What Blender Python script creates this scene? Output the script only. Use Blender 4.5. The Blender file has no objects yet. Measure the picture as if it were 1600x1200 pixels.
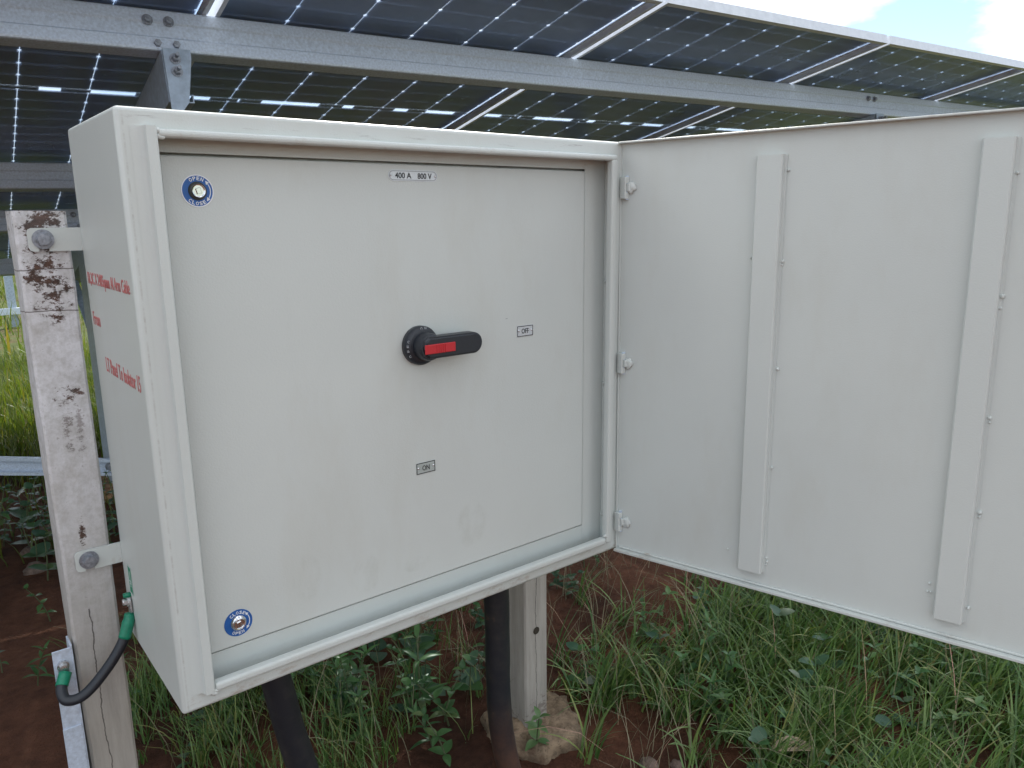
import bpy, bmesh, math, random
import numpy as np
from mathutils import Vector, Matrix, noise

random.seed(7)
RNG = np.random.default_rng(11)
SC = bpy.context.scene
COL = SC.collection
PI = math.pi

# ------------------------------------------------------------------ camera, sky, sun, exposure
cam_d = bpy.data.cameras.new('camera')
cam_d.sensor_width = 36.0
cam_d.lens = 36.0 * 1200.83 / 1600.0
cam_d.clip_start = 0.02
cam_d.clip_end = 2000.0
cam = bpy.data.objects.new('camera', cam_d)
COL.objects.link(cam)
_R = Vector((0.78030, -0.62530, -0.01142)); _U = Vector((0.14090, 0.15798, 0.97734)); _F = Vector((0.60932, 0.76423, -0.21138))
CAMP = Vector((-0.22684, -1.02046, 0.66655))
cam.matrix_world = Matrix((( _R.x, _U.x, -_F.x, CAMP.x), (_R.y, _U.y, -_F.y, CAMP.y), (_R.z, _U.z, -_F.z, CAMP.z), (0, 0, 0, 1)))
SC.camera = cam

SUN_EL = math.radians(46.0)
SUN_AZ = math.radians(45.0)          # from +Y towards +X
world = bpy.data.worlds.new('World')
SC.world = world
world.use_nodes = True
_n = world.node_tree.nodes; _l = world.node_tree.links
_n.clear()
w_out = _n.new('ShaderNodeOutputWorld')
w_bg = _n.new('ShaderNodeBackground'); w_bg.inputs['Strength'].default_value = 0.07
w_sky = _n.new('ShaderNodeTexSky'); w_sky.sky_type = 'NISHITA'; w_sky.sun_disc = False
w_sky.sun_elevation = SUN_EL; w_sky.sun_rotation = SUN_AZ
w_sky.air_density = 1.0; w_sky.dust_density = 0.2
w_tc = _n.new('ShaderNodeTexCoord')
w_map = _n.new('ShaderNodeMapping'); w_map.inputs['Scale'].default_value = (1.0, 1.0, 2.2); w_map.inputs['Location'].default_value = (0.3, 5.2, 1.4)
w_noi = _n.new('ShaderNodeTexNoise'); w_noi.inputs['Scale'].default_value = 2.6; w_noi.inputs['Detail'].default_value = 9.0; w_noi.inputs['Roughness'].default_value = 0.56
w_rmp = _n.new('ShaderNodeValToRGB')
w_rmp.color_ramp.elements[0].position = 0.42; w_rmp.color_ramp.elements[1].position = 0.58
w_mix = _n.new('ShaderNodeMix'); w_mix.data_type = 'RGBA'
w_mix.inputs['B'].default_value = (14.0, 14.05, 13.9, 1.0)
_l.new(w_tc.outputs['Generated'], w_map.inputs['Vector']); _l.new(w_map.outputs['Vector'], w_noi.inputs['Vector'])
_l.new(w_noi.outputs['Fac'], w_rmp.inputs['Fac']); _l.new(w_rmp.outputs['Color'], w_mix.inputs['Factor'])
_l.new(w_sky.outputs['Color'], w_mix.inputs['A']); _l.new(w_mix.outputs['Result'], w_bg.inputs['Color'])
_l.new(w_bg.outputs['Background'], w_out.inputs['Surface'])

sun_d = bpy.data.lights.new('sun', 'SUN'); sun_d.energy = 4.0; sun_d.angle = math.radians(0.55); sun_d.color = (1.0, 0.95, 0.87)
sun = bpy.data.objects.new('sun', sun_d); COL.objects.link(sun)
_sd = Vector((math.sin(SUN_AZ) * math.cos(SUN_EL), math.cos(SUN_AZ) * math.cos(SUN_EL), math.sin(SUN_EL)))
sun.rotation_euler = _sd.to_track_quat('Z', 'Y').to_euler()

SC.view_settings.view_transform = 'Standard'
SC.view_settings.look = 'None'
SC.view_settings.exposure = 1.28
SC.view_settings.gamma = 1.0
SC.view_settings.use_curve_mapping = False
SC.render.engine = 'CYCLES'
SC.cycles.use_denoising = True
SC.cycles.max_bounces = 10
SC.cycles.transparent_max_bounces = 24

# ------------------------------------------------------------------ helpers
def link(o, parent=None):
    COL.objects.link(o)
    if parent is not None:
        o.parent = parent
    return o

def tag(o, label=None, cat=None, group=None, kind=None):
    if label: o['label'] = label
    if cat: o['category'] = cat
    if group: o['group'] = group
    if kind: o['kind'] = kind
    return o

def empty(name, loc=(0, 0, 0), rot=None, mat=None):
    o = bpy.data.objects.new(name, None)
    o.empty_display_size = 0.05
    if mat is not None: o.matrix_world = mat
    else:
        o.location = loc
        if rot: o.rotation_euler = rot
    return link(o)

def obj(name, bm, mat, parent=None, smooth=False, mats=None):
    me = bpy.data.meshes.new(name)
    bmesh.ops.recalc_face_normals(bm, faces=bm.faces[:])
    bm.to_mesh(me); bm.free()
    for m in (mats or [mat]): me.materials.append(m)
    if smooth: me.polygons.foreach_set('use_smooth', [True] * len(me.polygons))
    return link(bpy.data.objects.new(name, me), parent)

def add_box(bm, x0, x1, y0, y1, z0, z1, bev=0.0, seg=2, mat=None):
    r = bmesh.ops.create_cube(bm, size=1.0)
    for v in r['verts']:
        v.co = Vector(((x0 + x1) / 2 + v.co.x * (x1 - x0), (y0 + y1) / 2 + v.co.y * (y1 - y0), (z0 + z1) / 2 + v.co.z * (z1 - z0)))
    vs = r['verts']
    if bev > 0:
        es = list({e for v in vs for e in v.link_edges})
        r2 = bmesh.ops.bevel(bm, geom=es, offset=bev, segments=seg, affect='EDGES', profile=0.5)
        vs = r2['verts']
    if mat is not None:
        bmesh.ops.transform(bm, matrix=mat, verts=list({v for v in vs}))
    return vs

def box(name, x0, x1, y0, y1, z0, z1, m, parent=None, bev=0.0, seg=2, smooth=False):
    bm = bmesh.new(); add_box(bm, x0, x1, y0, y1, z0, z1, bev, seg)
    return obj(name, bm, m, parent, smooth)

def add_prism(bm, pts, d, mat=None):
    """polygon pts (2d, local xy) extruded 0..d along local z"""
    a = [bm.verts.new((p[0], p[1], 0.0)) for p in pts]
    b = [bm.verts.new((p[0], p[1], d)) for p in pts]
    n = len(pts)
    bm.faces.new(list(reversed(a))); bm.faces.new(b)
    for i in range(n):
        bm.faces.new((a[i], a[(i + 1) % n], b[(i + 1) % n], b[i]))
    if mat is not None: bmesh.ops.transform(bm, matrix=mat, verts=a + b)
    return a + b

def add_lathe(bm, prof, n=32, mat=None):
    """prof: list of (radius, z)"""
    rings = []; allv = []
    for r, z in prof:
        if r < 1e-6:
            v = bm.verts.new((0, 0, z)); rings.append([v]); allv.append(v)
        else:
            ring = [bm.verts.new((r * math.cos(2 * PI * i / n), r * math.sin(2 * PI * i / n), z)) for i in range(n)]
            rings.append(ring); allv += ring
    for a, b in zip(rings, rings[1:]):
        for i in range(n):
            j = (i + 1) % n
            if len(a) == 1 and len(b) == 1: continue
            if len(a) == 1: bm.faces.new((a[0], b[i], b[j]))
            elif len(b) == 1: bm.faces.new((a[i], a[j], b[0]))
            else: bm.faces.new((a[i], a[j], b[j], b[i]))
    if mat is not None: bmesh.ops.transform(bm, matrix=mat, verts=allv)
    return allv

def catmull(pts, k=8):
    P = [Vector(p) for p in pts]; P = [P[0] * 2 - P[1]] + P + [P[-1] * 2 - P[-2]]
    out = []
    for i in range(1, len(P) - 2):
        for j in range(k):
            t = j / k
            a, b, c, d = P[i - 1], P[i], P[i + 1], P[i + 2]
            out.append(0.5 * ((2 * b) + (c - a) * t + (2 * a - 5 * b + 4 * c - d) * t * t + (3 * b - a - 3 * c + d) * t ** 3))
    out.append(P[-2]); return out

def add_tube(bm, pts, r, n=14, cap=True):
    pts = [Vector(p) for p in pts]
    rad = r if isinstance(r, (list, tuple)) else [r] * len(pts)
    t = (pts[1] - pts[0]).normalized(); up = Vector((0, 0, 1)) if abs(t.z) < 0.9 else Vector((0, 1, 0))
    nrm = t.cross(up).normalized(); rings = []
    for i, p in enumerate(pts):
        t = (pts[min(i + 1, len(pts) - 1)] - pts[max(i - 1, 0)]).normalized()
        nrm = (nrm - t * nrm.dot(t)).normalized(); bi = t.cross(nrm)
        rings.append([bm.verts.new(p + (nrm * math.cos(2 * PI * k / n) + bi * math.sin(2 * PI * k / n)) * rad[i]) for k in range(n)])
    for a, b in zip(rings, rings[1:]):
        for k in range(n): bm.faces.new((a[k], a[(k + 1) % n], b[(k + 1) % n], b[k]))
    if cap:
        bm.faces.new(list(reversed(rings[0]))); bm.faces.new(rings[-1])

def basis(o, ex, ey, ez):
    o, ex, ey, ez = Vector(o), Vector(ex), Vector(ey), Vector(ez)
    return Matrix(((ex.x, ey.x, ez.x, o.x), (ex.y, ey.y, ez.y, o.y), (ex.z, ey.z, ez.z, o.z), (0, 0, 0, 1)))

def text_bm(bm, body, w, h, mat, depth=0.0004, bold=0.0):
    """lettering as thin solid mesh centred at the origin of mat, fitted in w x h"""
    cu = bpy.data.curves.new('lettering', 'FONT'); cu.body = body; cu.size = 1.0; cu.extrude = 0.02; cu.offset = bold; cu.resolution_u = 3
    o = bpy.data.objects.new('lettering', cu); COL.objects.link(o)
    dg = bpy.context.evaluated_depsgraph_get()
    me = bpy.data.meshes.new_from_object(o.evaluated_get(dg))
    bpy.data.objects.remove(o); bpy.data.curves.remove(cu)
    n0 = len(bm.verts); bm.from_mesh(me); bpy.data.meshes.remove(me)
    bm.verts.ensure_lookup_table(); vs = bm.verts[n0:]
    xs = [v.co.x for v in vs]; ys = [v.co.y for v in vs]
    cx, cy = (min(xs) + max(xs)) / 2, (min(ys) + max(ys)) / 2
    sx = w / (max(xs) - min(xs)); sy = h / (max(ys) - min(ys))
    for v in vs: v.co = Vector(((v.co.x - cx) * sx, (v.co.y - cy) * sy, depth if v.co.z > 0 else -depth * 0.2))
    bmesh.ops.transform(bm, matrix=mat, verts=vs)

def arc_text(bm, body, r, mid_deg, step_deg, h, mat, flip=False, depth=0.0003):
    n = len(body)
    for i, ch in enumerate(body):
        k = i - (n - 1) / 2
        a = math.radians(mid_deg - k * step_deg if not flip else mid_deg + k * step_deg)
        rot = a - PI / 2 if not flip else a + PI / 2
        w = h * (0.3 if ch == 'I' else 0.78)
        m = mat @ Matrix.Translation((r * math.cos(a), r * math.sin(a), 0)) @ Matrix.Rotation(rot, 4, 'Z')
        text_bm(bm, ch, w, h, m, depth, 0.02)

# ------------------------------------------------------------------ materials
def mat_new(name):
    m = bpy.data.materials.new(name); m.use_nodes = True
    nt = m.node_tree; b = nt.nodes['Principled BSDF']
    return m, nt, b

def N(nt, typ, **kw):
    n = nt.nodes.new(typ)
    for k, v in kw.items(): setattr(n, k, v)
    return n

def noise_node(nt, scale, detail=4.0, rough=0.55, coord='Object', stretch=None):
    tc = N(nt, 'ShaderNodeTexCoord'); n = N(nt, 'ShaderNodeTexNoise')
    n.inputs['Scale'].default_value = scale; n.inputs['Detail'].default_value = detail; n.inputs['Roughness'].default_value = rough
    if stretch:
        mp = N(nt, 'ShaderNodeMapping'); mp.inputs['Scale'].default_value = stretch
        nt.links.new(tc.outputs[coord], mp.inputs['Vector']); nt.links.new(mp.outputs['Vector'], n.inputs['Vector'])
    else: nt.links.new(tc.outputs[coord], n.inputs['Vector'])
    return n

def ramp(nt, src, stops):
    r = N(nt, 'ShaderNodeValToRGB'); e = r.color_ramp.elements
    while len(e) < len(stops): e.new(0.5)
    for i, (p, c) in enumerate(stops):
        e[i].position = p; e[i].color = (c[0], c[1], c[2], 1) if hasattr(c, '__len__') else (c, c, c, 1)
    nt.links.new(src, r.inputs['Fac']); return r

def mixc(nt, fac, a, b, blend='MIX'):
    m = N(nt, 'ShaderNodeMix', data_type='RGBA', blend_type=blend)
    for key, val in (('Factor', fac), ('A', a), ('B', b)):
        if hasattr(val, 'links') or hasattr(val, 'is_linked'): nt.links.new(val, m.inputs[key])
        elif key == 'Factor': m.inputs[key].default_value = val
        else: m.inputs[key].default_value = (val[0], val[1], val[2], 1)
    return m.outputs['Result']

def math_n(nt, op, a, b=None, c=None, clamp=False):
    m = N(nt, 'ShaderNodeMath', operation=op); m.use_clamp = clamp
    for i, v in enumerate((a, b, c)):
        if v is None: continue
        if hasattr(v, 'is_linked'): nt.links.new(v, m.inputs[i])
        else: m.inputs[i].default_value = v
    return m.outputs[0]

def bump(nt, b, h, strength, dist):
    bp = N(nt, 'ShaderNodeBump'); bp.inputs['Strength'].default_value = strength; bp.inputs['Distance'].default_value = dist
    nt.links.new(h, bp.inputs['Height']); nt.links.new(bp.outputs['Normal'], b.inputs['Normal'])

def simple(name, col, rough=0.5, metal=0.0, nscale=None, namt=0.12, bmp=None):
    m, nt, b = mat_new(name)
    b.inputs['Base Color'].default_value = (*col, 1); b.inputs['Roughness'].default_value = rough; b.inputs['Metallic'].default_value = metal
    if nscale:
        n = noise_node(nt, nscale)
        lo = tuple(c * (1 - namt) for c in col); hi = tuple(min(1, c * (1 + namt)) for c in col)
        r = ramp(nt, n.outputs['Fac'], [(0.3, lo), (0.7, hi)]); nt.links.new(r.outputs['Color'], b.inputs['Base Color'])
        r2 = ramp(nt, n.outputs['Fac'], [(0.3, max(0, rough - 0.08)), (0.7, min(1, rough + 0.08))]); nt.links.new(r2.outputs['Color'], b.inputs['Roughness'])
        if bmp: bump(nt, b, n.outputs['Fac'], bmp[0], bmp[1])
    return m

def powder(name, smudge=False, dirt=0.0, scuff=False):
    """light grey powder coat with a fine orange-peel relief"""
    m, nt, b = mat_new(name)
    base = (0.585, 0.620, 0.603)
    big = noise_node(nt, 3.0, 3.0)
    r = ramp(nt, big.outputs['Fac'], [(0.3, tuple(c * 0.965 for c in base)), (0.7, tuple(c * 1.02 for c in base))])
    colr = r.outputs['Color']
    wear = noise_node(nt, 9.0, 8.0, 0.68, stretch=(1.0, 1.0, 0.35))
    wr = ramp(nt, wear.outputs['Fac'], [(0.50, 0.0), (0.78, 0.27)])
    colr = mixc(nt, wr.outputs['Color'], colr, (0.47, 0.46, 0.40))
    if scuff:                                      # scraped top flange, grimy bottom flange, a dark rub line down the left flange
        tc = N(nt, 'ShaderNodeTexCoord'); sp = N(nt, 'ShaderNodeSeparateXYZ'); nt.links.new(tc.outputs['Object'], sp.inputs[0])
        front = math_n(nt, 'LESS_THAN', sp.outputs['Y'], 0.004)
        sn = noise_node(nt, 30.0, 8.0, 0.75, stretch=(0.35, 1.0, 5.0))
        band = math_n(nt, 'COMPARE', sp.outputs['Z'], 0.7845, 0.0062)
        k = math_n(nt, 'MULTIPLY', math_n(nt, 'MULTIPLY', band, front), ramp(nt, sn.outputs['Fac'], [(0.57, 0.0), (0.66, 0.75)]).outputs['Color'])
        colr = mixc(nt, k, colr, (0.27, 0.25, 0.24))
        gn = noise_node(nt, 36.0, 8.0, 0.75, stretch=(0.6, 1.0, 1.5))
        low = math_n(nt, 'LESS_THAN', sp.outputs['Z'], 0.024)
        k = math_n(nt, 'MULTIPLY', math_n(nt, 'MULTIPLY', low, front), ramp(nt, gn.outputs['Fac'], [(0.52, 0.0), (0.70, 0.7)]).outputs['Color'])
        colr = mixc(nt, k, colr, (0.34, 0.26, 0.20))
        ln_ = math_n(nt, 'COMPARE', sp.outputs['X'], 0.0085, 0.0011)
        k = math_n(nt, 'MULTIPLY', math_n(nt, 'MULTIPLY', ln_, front), ramp(nt, gn.outputs['Fac'], [(0.42, 0.0), (0.62, 0.5)]).outputs['Color'])
        colr = mixc(nt, k, colr, (0.34, 0.32, 0.30))
    if smudge:                                     # greasy hand marks with a shape of their own, low on the inner door
        tc = N(nt, 'ShaderNodeTexCoord'); fac = None
        for (sx, sz, rx, rz) in ((0.205, 0.13, 0.026, 0.04), (0.305, 0.105, 0.028, 0.035), (0.515, 0.135, 0.034, 0.045), (0.40, 0.095, 0.03, 0.015)):
            mp = N(nt, 'ShaderNodeMapping'); mp.inputs['Location'].default_value = (-sx / rx, 0, -sz / rz); mp.inputs['Scale'].default_value = (1 / rx, 0.0, 1 / rz)
            nt.links.new(tc.outputs['Object'], mp.inputs['Vector'])
            ln = N(nt, 'ShaderNodeVectorMath', operation='LENGTH'); nt.links.new(mp.outputs['Vector'], ln.inputs[0])
            f = ramp(nt, ln.outputs['Value'], [(0.55, 0.9), (0.80, 1.0), (1.0, 0.0)]).outputs['Color']
            fac = f if fac is None else math_n(nt, 'MAXIMUM', fac, f)
        sm = noise_node(nt, 42.0, 6.0, 0.7, stretch=(1, 1, 0.6))
        s2 = ramp(nt, sm.outputs['Fac'], [(0.42, 0.0), (0.70, 0.24)])
        colr = mixc(nt, math_n(nt, 'MULTIPLY', fac, s2.outputs['Color']), colr, (0.34, 0.35, 0.30))
    if dirt > 0:
        dn = noise_node(nt, 22.0, 8.0, 0.7, stretch=(1, 1, 1))
        d2 = ramp(nt, dn.outputs['Fac'], [(0.56, 0.0), (0.74, dirt)])
        colr = mixc(nt, d2.outputs['Color'], colr, (0.30, 0.22, 0.16))
    nt.links.new(colr, b.inputs['Base Color'])
    b.inputs['Roughness'].default_value = 0.36
    b.inputs['Specular IOR Level'].default_value = 0.5
    fine = noise_node(nt, 420.0, 2.0)
    bump(nt, b, fine.outputs['Fac'], 0.22, 0.0012)
    return m

M_POW = powder('grey_powder_coat')
M_POWD = powder('grey_powder_coat_dirty', dirt=0.55)
M_POWS = powder('grey_powder_coat_smudged', smudge=True)
M_POWX = powder('grey_powder_coat_scuffed', scuff=True)
M_GALV = simple('galvanised_steel', (0.56, 0.64, 0.76), 0.50, 0.25, 160.0, 0.16, (0.08, 0.002))
M_GALV2 = simple('galvanised_steel_dull', (0.34, 0.41, 0.50), 0.55, 0.25, 60.0, 0.2, (0.1, 0.002))
M_BOLT = simple('zinc_bolt', (0.30, 0.32, 0.36), 0.5, 0.7, 220.0, 0.3, (0.3, 0.001))
M_ALU = simple('aluminium_frame', (0.62, 0.66, 0.72), 0.40, 0.2, 40.0, 0.08)
M_PLATE = simple('etched_aluminium_plate', (0.62, 0.65, 0.68), 0.42, 0.35, 400.0, 0.07)
M_PLATE2 = simple('grey_plate', (0.42, 0.47, 0.46), 0.45, 0.2, 400.0, 0.08)
M_INK = simple('black_ink', (0.02, 0.022, 0.026), 0.5)
M_RIVET = simple('bright_rivet', (0.75, 0.76, 0.78), 0.25, 0.9)
M_BLUE = simple('blue_sticker', (0.015, 0.105, 0.36), 0.4, 0.0, 90.0, 0.08)
M_WHITE = simple('white_print', (0.78, 0.80, 0.82), 0.45)
M_CHROME = simple('chrome', (0.72, 0.73, 0.75), 0.16, 1.0)
M_BEZEL = simple('dark_bezel', (0.08, 0.085, 0.08), 0.4, 0.3)
M_BLK = simple('black_plastic', (0.018, 0.022, 0.030), 0.42, 0.0, 300.0, 0.15, (0.12, 0.0008))
M_RED = simple('red_plastic', (0.50, 0.020, 0.030), 0.38)
M_GREY_PRINT = simple('grey_print', (0.32, 0.34, 0.36), 0.5)
M_REDINK = None
M_GREEN = simple('green_sleeve', (0.005, 0.20, 0.115), 0.4, 0.0, 120.0, 0.15)
M_TIN = simple('tinned_lug', (0.55, 0.56, 0.58), 0.3, 0.9, 150.0, 0.1)
M_EARTHGREEN = simple('green_label', (0.0, 0.22, 0.12), 0.5)

def red_ink():
    m, nt, b = mat_new('red_stencil_paint')
    n = noise_node(nt, 260.0, 4.0, 0.65)
    r = ramp(nt, n.outputs['Fac'], [(0.35, (0.52, 0.095, 0.10)), (0.70, (0.55, 0.27, 0.26))])
    nt.links.new(r.outputs['Color'], b.inputs['Base Color']); b.inputs['Roughness'].default_value = 0.55
    return m
M_REDINK = red_ink()

def cable_mat():
    m, nt, b = mat_new('black_cable_jacket')
    n = noise_node(nt, 26.0, 7.0, 0.65); r = ramp(nt, n.outputs['Fac'], [(0.45, (0.011, 0.013, 0.018)), (0.62, (0.022, 0.022, 0.024)), (0.8, (0.10, 0.06, 0.04))])
    tc = N(nt, 'ShaderNodeTexCoord'); sp = N(nt, 'ShaderNodeSeparateXYZ'); nt.links.new(tc.outputs['Object'], sp.inputs[0])
    # reddish soil splashed on the lower end
    h = math_n(nt, 'MULTIPLY_ADD', sp.outputs['Z'], -4.5, -1.45, clamp=True)
    n2 = noise_node(nt, 30.0, 5.0, 0.7); f = math_n(nt, 'MULTIPLY', h, ramp(nt, n2.outputs['Fac'], [(0.3, 0.25), (0.62, 0.95)]).outputs['Color'])
    c = mixc(nt, f, r.outputs['Color'], (0.115, 0.058, 0.038))
    nt.links.new(c, b.inputs['Base Color']); b.inputs['Roughness'].default_value = 0.5
    bump(nt, b, n.outputs['Fac'], 0.25, 0.004)
    return m
M_CABLE = cable_mat()

def post_mat(name, painted, cracks_v, cracks_h, rust, top):
    """weathered post: grey-beige grain, worn white paint above, rust bleeding below fixings, fine cracks"""
    m, nt, b = mat_new(name)
    tc = N(nt, 'ShaderNodeTexCoord'); sp = N(nt, 'ShaderNodeSeparateXYZ'); nt.links.new(tc.outputs['Object'], sp.inputs[0])
    X, Z = sp.outputs['X'], sp.outputs['Z']
    grain = noise_node(nt, 30.0, 8.0, 0.65, stretch=(1.6, 1.6, 0.16))
    base = ramp(nt, grain.outputs['Fac'], [(0.25, (0.25, 0.23, 0.205)), (0.55, (0.36, 0.335, 0.30)), (0.8, (0.43, 0.40, 0.36))]).outputs['Color']
    spk = noise_node(nt, 70.0, 8.0, 0.75)
    if painted is not None:
        wn = noise_node(nt, 12.0, 6.0, 0.6)
        hm = math_n(nt, 'MULTIPLY_ADD', Z, 1.9, -1.9 * painted + 0.5, clamp=True)
        pf = math_n(nt, 'MULTIPLY', hm, ramp(nt, wn.outputs['Fac'], [(0.28, 0.55), (0.6, 1.0)]).outputs['Color'])
        pw = ramp(nt, spk.outputs['Fac'], [(0.3, (0.48, 0.47, 0.46)), (0.6, (0.74, 0.74, 0.77))]).outputs['Color']
        base = mixc(nt, pf, base, pw)
        # grey dirt specks
        df = ramp(nt, spk.outputs['Fac'], [(0.62, 0.0), (0.72, 0.75)]).outputs['Color']
        base = mixc(nt, df, base, (0.22, 0.19, 0.16))
    rn = noise_node(nt, 78.0, 10.0, 0.80, stretch=(0.55, 0.55, 0.9))
    for (cx, cz, rx, rz, amt) in rust:
        dx = math_n(nt, 'DIVIDE', math_n(nt, 'SUBTRACT', X, cx), rx); dz = math_n(nt, 'DIVIDE', math_n(nt, 'SUBTRACT', Z, cz), rz)
        d = math_n(nt, 'SQRT', math_n(nt, 'ADD', math_n(nt, 'MULTIPLY', dx, dx), math_n(nt, 'MULTIPLY', dz, dz)))
        inside = ramp(nt, d, [(0.0, 0.20), (1.0, -0.0)])
        k = math_n(nt, 'ADD', rn.outputs['Fac'], math_n(nt, 'MULTIPLY', math_n(nt, 'SUBTRACT', 1.0, d), 0.12))
        f = ramp(nt, k, [(0.565, 0.0), (0.60, amt)]).outputs['Color']
        f = math_n(nt, 'MULTIPLY', f, ramp(nt, d, [(0.9, 1.0), (1.0, 0.0)]).outputs['Color'])
        rc = ramp(nt, spk.outputs['Fac'], [(0.35, (0.040, 0.028, 0.024)), (0.65, (0.13, 0.07, 0.05))]).outputs['Color']
        base = mixc(nt, f, base, rc)
    wob = noise_node(nt, 9.0, 5.0, 0.6)
    wv = math_n(nt, 'MULTIPLY_ADD', wob.outputs['Fac'], 0.03, -0.015)
    for (cx, z0, z1) in cracks_v:
        d = math_n(nt, 'ABSOLUTE', math_n(nt, 'ADD', math_n(nt, 'SUBTRACT', X, cx), wv))
        f = ramp(nt, math_n(nt, 'MULTIPLY', d, 100.0), [(0.05, 0.85), (0.12, 0.0)]).outputs['Color']
        f = math_n(nt, 'MULTIPLY', f, math_n(nt, 'GREATER_THAN', Z, z0)); f = math_n(nt, 'MULTIPLY', f, math_n(nt, 'LESS_THAN', Z, z1))
        base = mixc(nt, f, base, (0.06, 0.05, 0.045))
    for cz in cracks_h:
        d = math_n(nt, 'ABSOLUTE', math_n(nt, 'ADD', math_n(nt, 'SUBTRACT', Z, cz), math_n(nt, 'MULTIPLY', wv, 0.5)))
        f = ramp(nt, math_n(nt, 'MULTIPLY', d, 100.0), [(0.05, 0.8), (0.11, 0.0)]).outputs['Color']
        base = mixc(nt, f, base, (0.08, 0.06, 0.05))
    nt.links.new(base, b.inputs['Base Color']); b.inputs['Roughness'].default_value = 0.85
    bump(nt, b, grain.outputs['Fac'], 0.5, 0.004)
    return m

def soil_mat():
    m, nt, b = mat_new('red_soil')
    a = noise_node(nt, 2.2, 8.0, 0.62); c = noise_node(nt, 26.0, 8.0, 0.7); f = noise_node(nt, 150.0, 4.0, 0.7)
    r = ramp(nt, a.outputs['Fac'], [(0.3, (0.060, 0.031, 0.022)), (0.52, (0.150, 0.066, 0.040)), (0.75, (0.23, 0.105, 0.062))]).outputs['Color']
    r = mixc(nt, 0.75, r, ramp(nt, c.outputs['Fac'], [(0.3, (0.45, 0.42, 0.40)), (0.7, (1.25, 1.2, 1.15))]).outputs['Color'], 'MULTIPLY')
    tc = N(nt, 'ShaderNodeTexCoord'); sp = N(nt, 'ShaderNodeSeparateXYZ'); nt.links.new(tc.outputs['Object'], sp.inputs[0])
    # short turf takes over beyond the rack
    far1 = math_n(nt, 'MULTIPLY_ADD', sp.outputs['Y'], 0.9, -2.9, clamp=True)
    far2 = math_n(nt, 'MULTIPLY_ADD', sp.outputs['X'], 0.9, -2.3, clamp=True)
    far = math_n(nt, 'MAXIMUM', far1, far2)
    g = ramp(nt, c.outputs['Fac'], [(0.3, (0.035, 0.055, 0.014)), (0.7, (0.085, 0.115, 0.03))]).outputs['Color']
    gn = ramp(nt, a.outputs['Fac'], [(0.34, 0.2), (0.5, 0.95)]).outputs['Color']
    r = mixc(nt, math_n(nt, 'MULTIPLY', far, gn), r, g)
    nt.links.new(r, b.inputs['Base Color']); b.inputs['Roughness'].default_value = 0.95; b.inputs['Specular IOR Level'].default_value = 0.2
    h = math_n(nt, 'ADD', c.outputs['Fac'], math_n(nt, 'MULTIPLY', f.outputs['Fac'], 0.45))
    bump(nt, b, h, 0.9, 0.03)
    return m
M_SOIL = soil_mat()

def leaf_mat(name, lo, hi, rough=0.36, trans=0.3):
    m, nt, b = mat_new(name)
    geo = N(nt, 'ShaderNodeNewGeometry'); oi = N(nt, 'ShaderNodeObjectInfo')
    rnd = math_n(nt, 'FRACT', math_n(nt, 'ADD', geo.outputs['Random Per Island'], oi.outputs['Random']))
    r = ramp(nt, rnd, [(0.0, lo), (0.86, hi), (0.94, (hi[0] * 1.4, hi[1] * 1.1, hi[2] * 1.05)), (1.0, (hi[0] * 1.75, hi[1] * 1.05, hi[2] * 1.4))])
    n = noise_node(nt, 60.0, 3.0); c = mixc(nt, 0.5, r.outputs['Color'], ramp(nt, n.outputs['Fac'], [(0.3, 0.75), (0.7, 1.25)]).outputs['Color'], 'MULTIPLY')
    nt.links.new(c, b.inputs['Base Color']); b.inputs['Roughness'].default_value = rough; b.inputs['Specular IOR Level'].default_value = 0.5
    t = N(nt, 'ShaderNodeBsdfTranslucent'); tc = mixc(nt, 1.0, c, (1.2, 1.35, 0.5), 'MULTIPLY'); nt.links.new(tc, t.inputs['Color'])
    mx = N(nt, 'ShaderNodeMixShader'); mx.inputs[0].default_value = trans
    out = nt.nodes['Material Output']
    nt.links.new(b.outputs[0], mx.inputs[1]); nt.links.new(t.outputs[0], mx.inputs[2]); nt.links.new(mx.outputs[0], out.inputs['Surface'])
    return m
M_GRASS = leaf_mat('grass_blade', (0.055, 0.130, 0.036), (0.160, 0.245, 0.075))
M_GRASSF = leaf_mat('sunlit_grass_blade', (0.045, 0.085, 0.014), (0.130, 0.155, 0.026))
M_STRAW = leaf_mat('dry_stalk', (0.14, 0.125, 0.07), (0.30, 0.26, 0.17), 0.7, 0.1)
M_LEAF = leaf_mat('weed_leaf', (0.045, 0.115, 0.042), (0.085, 0.185, 0.062))
M_LEAF2 = leaf_mat('weed_leaf_bluish', (0.042, 0.100, 0.060), (0.075, 0.150, 0.085))
M_LEAF3 = leaf_mat('weed_leaf_pale', (0.075, 0.16, 0.055), (0.13, 0.22, 0.085))
M_STEM = simple('weed_stem', (0.075, 0.095, 0.04), 0.6)
M_DRYLEAF = simple('dead_leaf', (0.36, 0.28, 0.20), 0.8, 0.0, 40.0, 0.25, (0.4, 0.004))

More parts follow.
